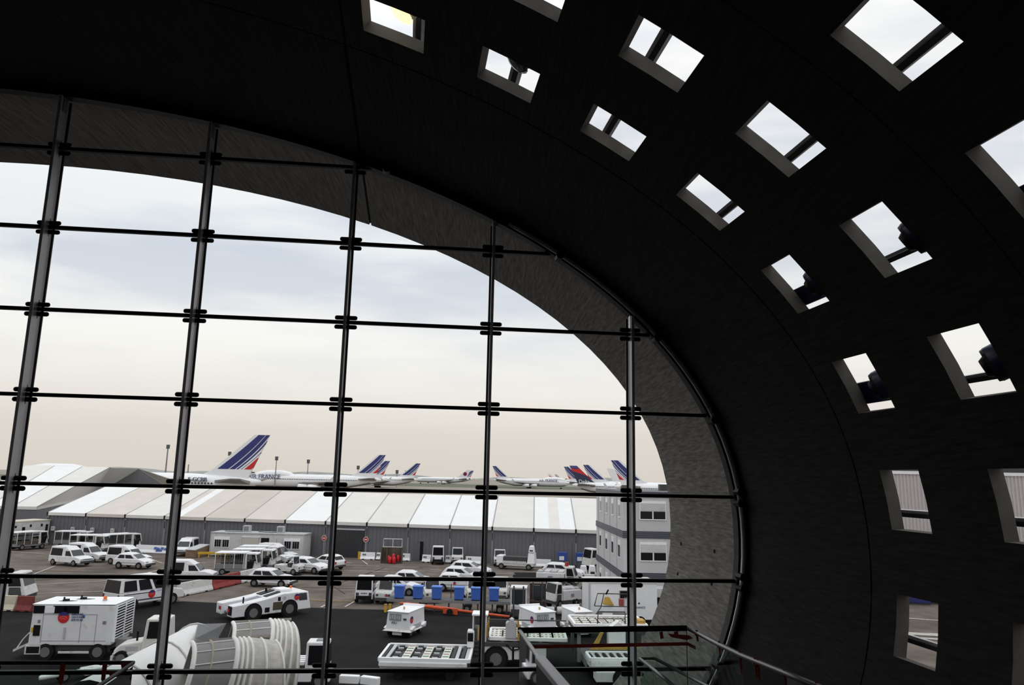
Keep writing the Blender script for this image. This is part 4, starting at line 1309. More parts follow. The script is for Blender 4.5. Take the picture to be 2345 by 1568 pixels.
for y in (2.6, 5.7, 8.6, 11.8):
    MB().box(-.03, .02, y-.04, y+.04, .0, 8.2).obj('panel_joint', LGREY, ob)
MB().box(-.06, .02, 2.6, 3.6, 0, 2.1).obj('ground_door', GREY, ob)
for x, y in ((4.3, 7),):
    MB().box(x, x+.7, y, y+.7, 8.6, 9.1).obj('roof_unit', DGREY, ob)

# ------------------------------------------------------------------ right of the hall: seen through the low openings
c0 = at(1960, 1371, 80); c1 = at(2560, 1371, 86)
dd = V((c1.x-c0.x, c1.y-c0.y, 0)); ll = dd.length
hall = thing('corrugated_hall', 'pale corrugated metal hall seen through the low vault openings', 'building', (c0.x, c0.y, 0), math.atan2(dd.y, dd.x))
COR = mat('pale_corrugated_metal', (.52, .48, .48), .5, var=.04)
for k in range(int(ll/1.2)):
    m_ = MB()
    for q in range(4):
        m_.box(k*1.2+q*.3, k*1.2+q*.3+.15, 0, .12, 1.2, 10.5)
        m_.box(k*1.2+q*.3+.15, k*1.2+q*.3+.3, .06, .12, 1.2, 10.5)
    m_.obj('cladding_sheet', COR, hall)
MB().box(0, ll, .1, 12, 0, 10.4).obj('hall_core', BAND, hall)
MB().box(0, ll, -.08, .1, 10.5, 10.8).obj('parapet', WHITE2, hall)
MB().box(0, ll, 2, 10, 10.4, 11.4).obj('roof_plant', DGREY, hall)
for k, px in enumerate((2055, 2105, 2155, 2270, 2330)):
    p = G(px, 1384)
    bx_ = thing('blue_container', 'blue container with a white notice below the corrugated hall', 'container', (p.x, p.y, .02), math.atan2(dd.y, dd.x), 'blue containers by the corrugated hall')
    MB().box(-.85, .85, 0, 1.2, .1, 1.7).obj('container_body', NAVY, bx_, bevel=.03)
    MB().box(-.3, .1, -.03, 0, .75, 1.25).obj('notice', WHITE2, bx_)
    MB().box(-.85, .85, .05, 1.15, 0, .1).obj('container_skid', DGREY, bx_)
for (p, q, w) in (((2060, 1450), (2180, 1456), .9), ((2065, 1459), (2180, 1466), .5), ((2290, 1440), (2345, 1443), .7), ((2050, 1414), (2200, 1425), .3)):
    stripe(p, q, w)
# ------------------------------------------------------------------ large ground equipment
# push-back tractor, low, with a tow cradle cut into its tail
a, b = G(531, 1428), G(711, 1406)
d = (b-a); LT = d.length; d.normalize(); rz = math.atan2(d.y, d.x)
nn = V((-d.y, d.x, 0))
WT = 2.5
c = (a+b)/2+nn*WT/2
pb_ = thing('pushback_tractor', 'long low white aircraft tractor with big wheels and emblem', 'aircraft tractor', (c.x, c.y, .03), rz)
h = LT/2
ZL, ZM, ZH = 1.0, 1.28, 1.5
for s_ in (-1, 1):
    y0, y1 = (-WT/2, -.42) if s_ < 0 else (.42, WT/2)
    MB().prism([(-h, .30), (-h, ZL), (-h*.55, ZL+.12), (-h*.12, ZM), (-h*.12, .30)], y0, y1).obj('tail_arm', WHITE, pb_, bevel=.05)
    MB().box(-h-.03, -h+.02, y0+.15, y1-.15, .42, .95).obj('tail_panel', BLACK if s_ < 0 else WHITE, pb_)
    MB().box(-h-.05, -h, y1-.4 if s_ < 0 else y0+.1, y1-.15 if s_ < 0 else y0+.35, .6, .8).obj('tail_lamp', RED, pb_)
MB().slab([(-h+.2, -.42, .45), (-h+.2, .42, .45), (-h*.12, .42, ZM-.1), (-h*.12, -.42, ZM-.1)], (0, 0, .08)).obj('tow_cradle', mat('blue_grey_steel', (.20, .21, .27), .5), pb_)
MB().prism([(-h*.14, .30), (-h*.14, ZM), (h*.25, ZH), (h*.62, ZH), (h*.66, .30)], -WT/2, WT/2).obj('main_body', WHITE, pb_, bevel=.06)
b2 = (h*.62, h, -WT/2, WT/2); t2_ = (h*.62, h*.93, -WT*.46, WT*.46)
MB().fr(b2, t2_, .35, ZH-.02).obj('cab', WHITE, pb_, bevel=.06)
q = fquads(b2, t2_, .35, ZH-.02)
plate(pb_, q['r'], .16, .80, .52, .92, SHADE, 'cab_window')
plate(pb_, q['l'], .20, .84, .52, .92, SHADE, 'cab_window')
plate(pb_, q['f'], .06, .94, .5, .94, SHADE, 'windscreen')
MB().slab([(-h*.12, -.75, ZM+.02), (h*.25, -.75, ZH+.02), (h*.25, -.3, ZH+.02), (-h*.12, -.3, ZM+.02)], (0, 0, .03)).obj('deck_hatch', BLACK, pb_)
MB().slab([(-h*.1, .1, ZM+.04), (h*.25, .1, ZH+.03), (h*.25, .8, ZH+.03), (-h*.1, .8, ZM+.04)], (0, 0, .03)).obj('deck_hatch', BLACK, pb_)
MB().box(h*.27, h*.58, -.6, .6, ZH, ZH+.16).obj('deck_cover', WHITE2, pb_, bevel=.03)
MB().cyl((h*.72, .3, ZH-.03), (h*.72, .3, ZH+.22), .07, 8).obj('beacon', AMBER, pb_)
MB().cyl((h*.1, .5, ZM+.1), (h*.1, .5, ZH+.18), .08, 8).obj('exhaust', BLACK, pb_)
MB().box(-h*.72, -h*.69, -.9, -.84, ZL, ZL+.45).obj('mirror', BLACK, pb_)
for x in (-h*.50, h*.42):
    for s_ in (-1, 1):
        MB().cyl((x, s_*(WT/2-.1), .48), (x, s_*(WT/2+.01), .48), .60, 20).obj('wheel_arch', BLACK, pb_)
        wheel(pb_, x, s_*(WT/2+.03), .48, .35)
for s_ in (-1, 1):
    y = s_*(WT/2)
    logo(pb_, (h*.60, y+s_*.012, 1.2), (-s_, 0, 0), (0, s_, 0), .20)
    MB().box(-.05, .62, y-.01, y+.01*s_, .5, 1.0).obj('side_grille', mat('olive_grille', (.16, .14, .09), .7), pb_)
    MB().box(-h*.22, -h*.1, y-.01, y+.012*s_, .42, .72).obj('side_hatch', BLACK, pb_)
    MB().cyl((h*.27, y, 1.2), (h*.27, y+s_*.012, 1.2), .12, 14).obj('filler_cap', LGREY, pb_)
    MB().box(h*.1, h*.17, y-.01, y+.012*s_, 1.05, 1.3).obj('gauge_box', BLACK, pb_)

# big generator trailer with slatted end
a, b = G(58, 1514), G(246, 1514)
d = (b-a); LG = d.length; d.normalize(); rz = math.atan2(d.y, d.x)
g = thing('air_start_unit', 'big white generator trailer with slatted end and orange beacon', 'generator', (a.x, a.y, .03), rz)
WG, z0, z1 = 2.3, .72, 2.65
MB().prism([(0, z0), (.05, z1), (LG+.12, z1-.05), (LG+.05, z0)], 0, WG).obj('housing', WHITE, g, bevel=.04)
MB().box(.0, LG+.1, -.02, WG+.02, z1-.02, z1+.03).obj('housing_roof', WHITE2, g, bevel=.02)
for x0, x1, m_ in ((.06, .14, DARKW), (.30, .42, DARKW), (.43, .57, DARKW)):
    MB().box(LG*x0-.15, LG*x1+.05, -.03, .02, z1-.42, z1-.06).obj('top_grille', m_, g)
MB().box(LG*.16, LG*.28, -.035, .02, z1-.40, z1-.1).obj('top_panel', WHITE2, g)
for x in (.15, .62, .81):
    MB().box(LG*x-.008, LG*x+.008, -.012, .01, z0+.1, z1-.45).obj('door_gap', GREY, g)
MB().box(LG*.15, LG*.81, -.012, .01, z1-.48, z1-.465).obj('door_gap', GREY, g)
MB().box(LG*.15, LG*.95, -.012, .01, z0+.2, z0+.215).obj('door_gap', GREY, g)
MB().box(LG*.05, LG*.13, -.03, .01, z0+.45, z0+.95).obj('control_box', BLACK, g)
MB().box(LG*.02, LG*.045, -.02, .01, z0+.62, z0+.84).obj('warning_label', YELL, g)
MB().box(LG*.09, LG*.12, -.02, .01, z0+1.05, z0+1.2).obj('small_plate', GREY, g)
MB().box(LG*.42, LG*.445, -.03, .01, z0+.3, z0+.85).obj('door_handle', LGREY, g)
MB().box(LG*.635, LG*.66, -.02, .01, z1-.62, z1-.5).obj('blue_tag', BLUE, g)
MB().box(LG*.89, LG*.93, -.02, .01, z0+1.0, z0+1.15).obj('small_plate', GREY, g)
logo(g, (LG*.40, -.012, z0+1.32), (1, 0, 0), (0, -1, 0), .27, ['AIRLINES', 'GROUND', 'SERVICES'])
gb = MB().box(LG+.06, LG+.15, .06, WG-.06, z0+.25, z1-.12).obj('end_grille', BLACK, g)
for k in range(12):
    z = z0+.30+(z1-z0-.47)*k/11
    MB().slab([(LG+.14, .06, z), (LG+.14, WG-.06, z), (LG+.18, WG-.06, z-.02), (LG+.18, .06, z-.02)], (0, 0, .02)).obj('grille_slat', WHITE2, gb)
for y in (.03, WG/2-.03, WG-.09):
    MB().box(LG+.06, LG+.20, y, y+.06, z0+.15, z1-.05).obj('grille_post', WHITE2, gb)
MB().cyl((LG*.78, 1.0, z1+.03), (LG*.78, 1.0, z1+.10), .11, 10).obj('beacon_base', LGREY, g)
MB().cyl((LG*.78, 1.0, z1+.10), (LG*.78, 1.0, z1+.26), .09, 10).obj('beacon', AMBER, g)
SOOT = mat('soot', (.012, .011, .01), .95)
for x, y in ((.30, .9), (.45, 1.5)):
    MB().box(LG*x-.12, LG*x+.12, y-.12, y+.12, z1+.03, z1+.12).obj('exhaust_cap', SOOT, g)
    MB().cyl((LG*x-.1, y, z1+.1), (LG*x-.1, y, z1+.22), .045, 8).obj('exhaust_pipe', SOOT, g)
    pts = [(LG*x+.1+(.42+.12*math.sin(k*2.1))*math.cos(k*.524), y+(.16+.05*math.sin(k*1.7))*math.sin(k*.524), z1+.033) for k in range(12)]
    MB().slab(pts, (0, 0, .004)).obj('soot_stain', SOOT, g)
MB().box(.05, LG-.1, .2, WG-.2, .45, z0).obj('chassis', DGREY, g)
MB().box(LG*.38, LG*.86, -.0, .06, .34, .44).obj('side_step', DIRTYW, g)
MB().box(-.1, .62, -.02, .1, .30, z0).obj('cable_tray', DIRTYW, g)
MB().box(-.02, .58, -.04, 0, .36, z0-.06).obj('tray_opening', BLACK, g)
for x in (LG*.22, LG*.86):
    for y in (.0, WG):
        wheel(g, x, (y-.0) if y > 0 else -.001, .40, .26)
MB().prism([(-.02, z0), (-.9, .3), (-.9, .42), (-.02, z0+.12)], .5, 1.8).obj('rear_platform', DIRTYW, g)
MB().tube([(-.85, .7, .4), (-.6, .7, .85), (-.35, .7, 1.15), (0, .7, 1.2)], .03, 6).obj('cable', DIRTYW, g)
MB().cyl((LG+.2, 1.15, .5), (LG+1.0, 1.15, .45), .06, 8).obj('tow_bar', DGREY, g)
MB().box(LG+.2, LG+.75, .3, .9, .55, .95).obj('battery_box', GREY, g)

# tow tractor in front of it: cab and long rounded bonnet
a, b = G(366, 1526), G(272, 1528)
d = (b-a); ln = d.length; d.normalize(); rz = math.atan2(d.y, d.x)
c = (a+b)/2+V((d.y, -d.x, 0))*.75
tt = thing('bonnet_tractor', 'cream tow tractor with tall cab and long bonnet beside the big generator', 'tow tractor', (c.x, c.y, .03), rz, GU)
CREAM = mat('cream_paint', (.66, .65, .62), .4, var=.05)
MB().box(-1.3, 1.3, -.75, .75, .3, .62).obj('tractor_frame', LGREY, tt, bevel=.03)
MB().prism([(1.3, .55), (1.3, .72), (1.05, .98), (.0, 1.15), (.0, .55)], -.62, .62).obj('bonnet', CREAM, tt, bevel=.08)
MB().box(.9, 1.36, -.76, .76, .25, .5).obj('front_bumper', DIRTYW, tt)
b2 = (-1.2, .05, -.7, .7); t2_ = (-1.1, -.08, -.6, .6)
MB().fr(b2, t2_, .6, 2.15).obj('cab', CREAM, tt, bevel=.05)
q = fquads(b2, t2_, .6, 2.15)
for sd in 'lr':
    plate(tt, q[sd], .14, .88, .42, .92, DARKW)
plate(tt, q['f'], .08, .92, .4, .93, DARKW, 'windscreen')
MB().box(-.95, -.55, -.5, .5, 2.14, 2.19).obj('roof_hatch', LGREY, tt)
MB().cyl((.35, .3, 1.1), (.35, .3, 1.55), .05, 8).obj('exhaust', BLACK, tt)
MB().box(.2, .75, .625, .64, .7, .9).obj('side_grille', LGREY, tt)
wheels(tt, (-.85, .9), 1.52, .36, .25)

# ground power carts
def gpu(o, L=2.3, W=1.35, txt=None, tray=1):
    h = L/2
    MB().fr((-h, h, -W*.56, W*.56), (-h, h-.05, -W*.5, W*.5), .42, 1.42).obj('cart_body', WHITE, o, bevel=.03)
    MB().box(-h-.05, h+.02, -W*.52, W*.52, 1.40, 1.46).obj('cart_lid', WHITE2, o, bevel=.02)
    MB().box(-h-.06, -h+.06, -W*.52, W*.52, 1.42, 1.56).obj('lid_rib', WHITE2, o)
    MB().box(h-.02, h+.012, -W*.40, W*.15, .95, 1.32).obj('control_screen', mat('grey_screen', (.22, .25, .27), .3), o)
    for k in range(5):
        MB().box(h+.01, h+.022, -W*.36+.14*k, -W*.36+.14*k+.07, 1.0+.05*(k % 2), 1.2+.04*(k % 3)).obj('screen_dial', LGREY, o)
    MB().box(h-.02, h+.015, W*.27, W*.40, 1.0, 1.1).obj('switch', DGREY, o)
    MB().fr((-h*.9, h+.15, -W*.66, W*.66), (-h*.9, h, -W*.55, W*.55), .36, .46).obj('skirt', DIRTYW, o)
    for s_ in (-1, 1):
        for x0 in (h-.55, -h+.15):
            MB().prism([(x0, .44), (x0+.45, .44), (x0+.45, .50), (x0, .62)], s_*W*.52, s_*W*.68).obj('cable_flap', WHITE2, o)
        MB().box(-h+.7, h-.7, s_*W*.55, s_*W*.60, .46, .68).obj('cable_tray', LGREY, o)
        logo(o, (h-.38, s_*W*.535, .98), (-s_, 0, 0), (0, s_, 0), .20)
    if txt:
        text(txt, .2, NAVY, o, V((h+.01, -.22, .82)), face_rot((0, 1, 0), (0, 0, 1)))
    MB().box(h, h+.03, -.3, .3, .15, .36).obj('number_plate', DIRTYW, o)
    MB().cyl((.3, 0, 1.46), (.3, 0, 1.60), .06, 8).obj('beacon', mat('tan_beacon', (.5, .32, .15), .4), o)
    MB().box(-h+.1, h-.1, -W*.45, W*.45, .28, .42).obj('chassis', BLACK, o)
    wheels(o, (-h+.5, h-.4), W*1.05, .26, .18)
GG = 'white ground power carts'
veh(gpu, 'power_cart', 'white power cart with screen, lettering and red emblem standing alone on asphalt', 'power cart', (970, 1446), (932, 1464), 1.35, GG, txt='ASU')
veh(gpu, 'power_cart', 'white power cart with screen beside the loader railing, wide flat lid', 'power cart', (1190, 1446), (1224, 1462), 1.35, GG)
veh(lambda o: gpu(o, 2.0, 1.15), 'power_cart', 'white narrow power cart close to the big box trailer', 'power cart', (1287, 1446), (1317, 1461), 1.15, GG)

# blue bins on the long deck trailer
a, b = G(884, 1399), G(1170, 1407)
d = (b-a); ln = d.length; d.normalize(); rz = math.atan2(d.y, d.x)
dk = thing('deck_trailer', 'long low dark deck trailer carrying blue bins', 'trailer', (a.x, a.y, .03), rz)
DZ = .78
MB().box(0, ln, 0, 1.5, DZ-.1, DZ).obj('deck', DGREY, dk)
MB().box(0, ln, -.04, .0, DZ-.16, DZ+.03).obj('deck_edge', GREY, dk)
for k in range(9):
    x = .3+(ln-.6)*k/8
    MB().box(x-.05, x+.05, .1, .2, .0, DZ-.1).obj('deck_leg', DGREY, dk)
    if k in (0, 2, 3, 4, 6):
        MB().tube([(x, 1.4, DZ), (x+.12*(k % 2), 1.4, DZ+.95)], .03, 6).obj('deck_stake', DGREY, dk)
for x in (ln*.25, ln*.62, ln*.88):
    MB().box(x, x+.5, .3, 1.2, .2, .45).obj('axle_box', BLACK, dk)
    wheel(dk, x+.25, 1.5, .25, .2)
    wheel(dk, x+.25, -.0001, .25, .2)
Rz = Matrix.Rotation(rz, 3, 'Z')
for k, (x0, x1) in enumerate(((898, 922), (941, 965), (984, 1009), (1036, 1061), (1076, 1099), (1118, 1141))):
    xm = (x0+x1)/2
    pp = G(xm, 1374+(xm-898)*.03, DZ)
    lx = (Rz.transposed() @ (V((pp.x, pp.y, 0))-V((a.x, a.y, 0)))).x
    bn = thing('blue_bin', 'blue lidded bin on the deck trailer, number %s counted from the yellow posts' % ('one', 'two', 'three', 'four', 'five', 'six')[k], 'bin', V((a.x, a.y, .035))+Rz @ V((lx, .5, DZ)), rz, 'blue bins on the deck trailer')
    MB().fr((-.31, .31, -.3, .3), (-.34, .34, -.33, .33), .06, .80).obj('bin_body', BLUE, bn, bevel=.02)
    MB().box(-.37, .37, -.36, .36, .80, .90).obj('bin_lid', mat('lighter_blue_lid', (.08, .20, .62), .5), bn, bevel=.02)
    for xx in (-.25, .25):
        MB().box(xx-.05, xx+.05, -.25, .25, 0, .07).obj('bin_foot', NAVY, bn)
# orange boom leaning along the trailer
p0, p1 = G(919, 1378, .62)-V((0, .5, 0)), G(1168, 1412, .12)
bm_ = thing('orange_boom', 'long orange tow boom lying aslant below the blue bins', 'tow boom', (p1.x, p1.y, .03), 0)
e0 = p0-V((p1.x, p1.y, .03)); e1 = p1-V((p1.x, p1.y, .03))
P_ = lambda t: e0+(e1-e0)*t
MB().cyl(P_(0), P_(1), .085, 10).obj('boom_tube', ORANGE, bm_, smooth=False)
MB().cyl(P_(.05), P_(.5), .12, 10).obj('boom_sleeve', ORANGE, bm_)
MB().hexa([P_(.40)+V(v_) for v_ in ((0, -.16, -.28), (0, .16, -.28), (0, .16, .1), (0, -.16, .1))]+[P_(.53)+V(v_) for v_ in ((0, -.16, -.28), (0, .16, -.28), (0, .16, .1), (0, -.16, .1))]).obj('boom_bracket', ORANGE, bm_)
wheel(bm_, P_(.46).x, P_(.46).y-.2, .22, .12, False).location = (0, 0, 0)
MB().box(P_(.03).x-.06, P_(.03).x+.06, P_(.03).y-.06, P_(.03).y+.06, 0, P_(.03).z).obj('boom_prop', DGREY, bm_)
for px, lb in ((882.5, 'one'), (892.5, 'two')):
    p = G(px, 1402)
    y_ = thing('bollard', 'short yellow bollard at the end of deck trailer', 'bollard', (p.x, p.y, .03), 0, 'yellow bollards at the deck trailer')
    MB().cyl((0, 0, 0), (0, 0, .5), .10, 10).obj('bollard_post', YELL, y_)
    MB().cyl((0, 0, .42), (0, 0, .53), .105, 10).obj('bollard_cap', mat('worn_yellow', (.45, .30, .05), .6), y_)
p = G(822, 1281)
y_ = thing('bollard', 'short yellow bollard beside the roller door', 'bollard', (p.x, p.y, .03), 0)
MB().cyl((0, 0, 0), (0, 0, .8), .14, 10).obj('bollard_post', YELL, y_)
MB().cyl((0, 0, .8), (0, 0, .84), .15, 10).obj('bollard_cap', mat('worn_yellow', (.45, .30, .05), .6), y_)
# ------------------------------------------------------------------ cargo loaders
BALLS = mat('ball_mat_white', (.62, .62, .56), .5, var=.1)
OCHRE = mat('ochre_paint', (.45, .27, .05), .6, var=.2)
def roller_deck(o, x0, x1, y0, y1, z, nx=8, kinds='rwrwbrwr', slope=0.0):
    """frame with cross beams; r = dark rollers, w = white slats, b = ball mat"""
    for y in (y0, y1):
        MB().box(x0, x1, y-.07, y+.07, z-.12, z+.06).obj('deck_rail', WHITE2, o, bevel=.02)
    for x in (x0, x1):
        MB().box(x-.06, x+.06, y0, y1, z-.12, z+.04).obj('deck_rail', WHITE2, o)
    w = (x1-x0)/nx
    for k in range(nx):
        xa = x0+w*k+.05; xb = x0+w*(k+1)-.05
        kd = kinds[k % len(kinds)]
        if kd == 'r':
            for q in range(6):
                yy = y0+.12+(y1-y0-.24)*(q+.5)/6
                MB().cyl((xa+.05, yy, z-.01), (xb-.05, yy, z-.01), .055, 8).obj('roller', DGREY if q % 2 else LGREY, o)
        elif kd == 's':
            MB().box(xa, (xa+xb)/2-.02, y0+.1, y1-.1, z-.05, z+.01).obj('deck_strip', BLACK, o)
            MB().box((xa+xb)/2+.02, xb, y0+.1, y1-.1, z-.05, z+.01).obj('deck_strip', LGREY, o)
        else:
            MB().box(xa, xb, y0+.1, y1-.1, z-.08, z-.03).obj('deck_panel', BALLS, o)
            nq = 6 if kd == 'w' else 5
            for q in range(nq):
                yy = y0+.2+(y1-y0-.4)*q/(nq-1)
                if kd == 'w':
                    MB().box(xa+.04, xb-.04, yy-.03, yy+.03, z-.05, z-.005).obj('deck_slot', (DGREY, mat('green_slot', (.10, .2, .12), .6), mat('pink_slot', (.4, .25, .25), .6))[q % 3], o)
                else:
                    for g_ in range(3):
                        xx = xa+.06+(xb-xa-.12)*g_/2
                        MB().box(xx-.045, xx+.045, yy-.03, yy+.03, z-.05, z-.01).obj('ball_unit', (DGREY, BLACK, OCHRE, DGREY)[(q+g_+k) % 4], o)
# low pallet bed
a, b = G(868, 1506, 1.0), G(1074, 1511, 1.0)
d = b-a; ln = d.length; rz = math.atan2(d.y, d.x)
pl = thing('pallet_bed', 'low white roller bed with dark rollers beside the cargo loader', 'roller bed', (a.x, a.y, .03), rz)
roller_deck(pl, 0, ln, 0, 3.0, .95, 9, 'srwrwrwss')
MB().box(0, ln*.98, -.12, .05, .62, .84).obj('side_beam', WHITE, pl, bevel=.04)
MB().box(.05, ln*.42, -.02, .12, .40, .60).obj('lower_beam', DIRTYW, pl)
MB().box(.3, ln-.3, .2, 2.8, .42, .7).obj('bed_frame', DGREY, pl)
for x in (.9, ln-.9):
    for y in (.3, 2.7):
        MB().cyl((x, y-.1, .22), (x, y+.1, .22), .22, 12).obj('wheel', RUBBER, pl)
        MB().box(x-.06, x+.06, y-.05, y+.05, .2, .5).obj('leg', DGREY, pl)
# cargo loader with raised deck
a = G(1084, 1533)
ld = thing('cargo_loader', 'white cargo loader with ball deck, yellow fence and driver cab', 'cargo loader', (a.x, a.y, .03), rz)
ZD = 1.45
MB().box(.3, 3.6, .0, 2.6, .45, 1.1).obj('chassis', WHITE, ld, bevel=.04)
MB().box(.2, 3.7, -.05, 2.7, 1.1, 1.28).obj('deck_frame', DGREY, ld)
roller_deck(ld, .75, 4.6, .2, 2.6, ZD, 6, 'bbbbbb')
MB().box(-.1, .62, .05, 1.0, .5, 1.9).obj('cab_back', DGREY, ld)
for y in (.05, .95):
    for x in (-.08, .56):
        MB().box(x-.03, x+.03, y-.03, y+.03, 1.2, 2.55).obj('cab_post', WHITE, ld)
MB().box(-.15, .66, -.02, 1.05, 2.5, 2.6).obj('cab_roof', WHITE2, ld, bevel=.03)
MB().box(-.12, -.06, .1, .95, 1.9, 2.5).obj('cab_screen', SHADE, ld)
fc = MB().box(.62, .66, .05, 2.4, 1.55, 1.6).obj('fence_rail', YELL, ld)
for k in range(5):
    MB().box(.62, .66, .1+.5*k, .16+.5*k, 1.5, 2.1).obj('fence_post', YELL, fc)
MB().box(.15, .62, .02, .06, 1.35, 2.0).obj('ochre_panel', OCHRE, ld)
MB().prism([(1.55, ZD), (2.1, ZD), (2.1, ZD+.75), (1.85, ZD+.95), (1.55, ZD+.7)], .05, .65).obj('control_box', LGREY, ld, bevel=.03)
MB().slab([(2.15, .0, ZD-.05), (2.28, .0, ZD-.05), (2.22, .0, ZD+.85), (2.12, .0, ZD+.85)], (0, .5, 0)).obj('yellow_guard', OCHRE, ld)
MB().box(-.35, .0, -.05, .5, 1.0, 1.8).obj('side_box', WHITE2, ld, bevel=.03)
MB().box(-.33, -.05, -.07, -.04, 1.3, 1.7).obj('side_box_hatch', BLACK, ld)
for k in range(6):
    MB().box(.0, .5, -.1, .0, .3+.2*k, .34+.2*k).obj('ladder_rung', DGREY, ld)
MB().cyl((1.1, .02, .5), (1.1, -.06, .5), .62, 20).obj('wheel_arch', BLACK, ld)
wheel(ld, 1.1, -.08, .5, .3)
MB().cyl((1.1, 2.3, .5), (1.1, 2.6, .5), .5, 16).obj('wheel', RUBBER, ld)
MB().cyl((3.1, 2.3, .5), (3.1, 2.6, .5), .5, 16).obj('wheel', RUBBER, ld)
MB().box(2.0, 2.85, -.06, .0, .5, 1.05).obj('tank_box', DIRTYW, ld, bevel=.02)
MB().box(1.9, 2.95, -.03, .0, .42, 1.12).obj('tank_recess', BLACK, ld)
MB().tube([(2.4, -.05, 1.25), (2.2, -.12, 1.0), (1.9, -.12, .95), (1.6, -.08, 1.2)], .04, 6).obj('hose', BLACK, ld)
MB().tube([(.7, 0, ZD+.05), (.7, 0, 2.35), (4.6, .4, 2.3)], .035, 6).obj('hand_rail', DGREY, ld)
# second loader farther right
a = G(1338, 1562)
l2 = thing('cargo_loader', 'larger cargo loader with patterned deck and white box before the box trailer', 'cargo loader', (a.x, a.y, .03), .06)
ZE = 2.25
roller_deck(l2, -.2, 3.4, 1.6, 4.0, ZE, 8, 'bbbwbbbb')
MB().box(-.2, 3.4, 1.5, 4.05, ZE-.4, ZE-.12).obj('deck_frame', DGREY, l2)
for x in (.0, 3.2):
    for y in (1.7, 3.9):
        MB().box(x-.08, x+.08, y-.08, y+.08, .5, ZE-.3).obj('lift_post', GREY, l2)
MB().prism([(1.35, 1.35), (2.2, 1.35), (2.2, 2.25), (1.85, 2.55), (1.35, 2.15)], 1.0, 1.5).obj('control_box', WHITE2, l2, bevel=.03)
MB().box(.5, 2.9, .95, 1.05, 1.22, 1.34).obj('ochre_beam', OCHRE, l2)
MB().slab([(.45, 1.0, 1.2), (.75, 1.0, 1.2), (1.1, 1.0, 2.0), (.95, 1.0, 2.0)], (0, .1, 0)).obj('ochre_brace', OCHRE, l2)
roller_deck(l2, .2, 2.3, -.6, .7, 1.15, 6, 'ssssss')
MB().box(.2, 2.3, -.7, .8, .7, 1.03).obj('lower_frame', DIRTYW, l2, bevel=.03)
MB().box(.3, 2.6, -1.5, -.7, .35, .8).obj('nose_frame', DIRTYW, l2, bevel=.03)
MB().cyl((1.5, -1.55, .5), (1.5, -1.4, .5), .45, 16).obj('wheel_arch', BLACK, l2)
wheel(l2, 1.5, -1.58, .42, .25)
for x, y in ((.6, .6), (2.2, .6), (.6, 3.6), (2.6, 3.6)):
    MB().cyl((x, y-.15, .42), (x, y+.15, .42), .42, 14).obj('wheel', RUBBER, l2)
MB().box(.2, 3.0, .5, 3.8, .45, .8).obj('chassis', GREY, l2)
MB().tube([(.9, 1.6, ZE), (.95, 1.6, ZE+.62), (2.3, 1.6, ZE+.62), (2.3, 1.6, ZE)], .04, 6).obj('deck_railing', DGREY, l2)
MB().tube([(.95, 1.6, ZE+.3), (2.3, 1.6, ZE+.3)], .025, 6).obj('deck_railing', DGREY, l2)
MB().box(3.0, 3.35, 1.7, 2.4, ZE, ZE+.2).obj('ochre_panel', OCHRE, l2)
# driver platform with yellow cover
a = G(1372, 1448)
dp = thing('driver_platform', 'railed driver platform with crumpled ochre cover before the box trailer', 'platform', (a.x, a.y, .03), 0)
MB().box(0, 1.9, 0, 1.2, 0, .95).obj('platform_base', DGREY, dp)
MB().box(.25, .85, -.02, .5, .9, 1.55).obj('white_cabinet', WHITE2, dp, bevel=.02)
MB().tube([(-.3, 0, 1.55), (-.1, 0, 2.3), (1.9, 0, 2.3), (1.9, 0, .9)], .035, 6).obj('platform_rail', DGREY, dp)
MB().tube([(-.3, 0, 1.55), (1.9, 0, 1.55)], .03, 6).obj('platform_rail', DGREY, dp)
MB().tube([(.3, 0, 2.3), (.12, 0, 1.5), (-.3, 0, .9), (-.5, 0, .4)], .03, 6).obj('hose_rail', DGREY, dp)
MB().hexa([(.2, -.15, 1.65), (.95, -.15, 1.6), (.9, .35, 1.62), (.25, .35, 1.66), (.35, -.05, 2.12), (.62, -.08, 2.15), (.68, .2, 2.0), (.38, .22, 2.05)]).obj('ochre_cover', OCHRE, dp, bevel=.05)
MB().box(1.25, 1.55, -.1, .2, 1.6, 2.0).obj('red_cabinet', mat('dull_red', (.3, .06, .05), .6), dp)
MB().cyl((.42, -.02, 2.25), (.58, -.02, 2.55), .05, 8).obj('lamp', BLACK, dp)
for x in (1.62, 1.74, 1.86):
    MB().box(x-.02, x+.02, -.02, .02, .9, 2.1).obj('gate_bar', LGREY, dp)

# box trailer
loc2, rz2, ln2 = frame2((1349, 1437), (1506, 1437))
bt = thing('box_trailer', 'large plain white box trailer with a dark hatch', 'trailer', loc2, rz2)
MB().box(-.0, ln2, 0, 2.3, .45, 2.75).obj('trailer_box', WHITE2, bt, bevel=.03)
MB().box(-.05, ln2+.05, -.05, 2.35, 2.72, 2.84).obj('trailer_roof', mat('cream_roof', (.70, .66, .62), .5), bt, bevel=.02)
MB().box(-.04, .08, -.04, .05, .45, 2.75).obj('corner_post', LGREY, bt)
hp_ = MB().box(ln2*.44, ln2*.62, -.03, .02, 1.75, 2.3).obj('hatch_frame', LGREY, bt)
MB().box(ln2*.45, ln2*.61, -.05, .0, 1.8, 2.25).obj('hatch', BLACK, hp_)
text('FRANCE', .2, NAVY, bt, V((ln2*.74, -.012, 1.22)), face_rot((1, 0, 0), (0, 0, 1)))
MB().cyl((ln2*.73, -.012, 1.48), (ln2*.73, 0, 1.48), .06, 10).obj('small_mark', NAVY, bt)
MB().box(.2, ln2-.2, .2, 2.1, .3, .45).obj('trailer_frame', BLACK, bt)
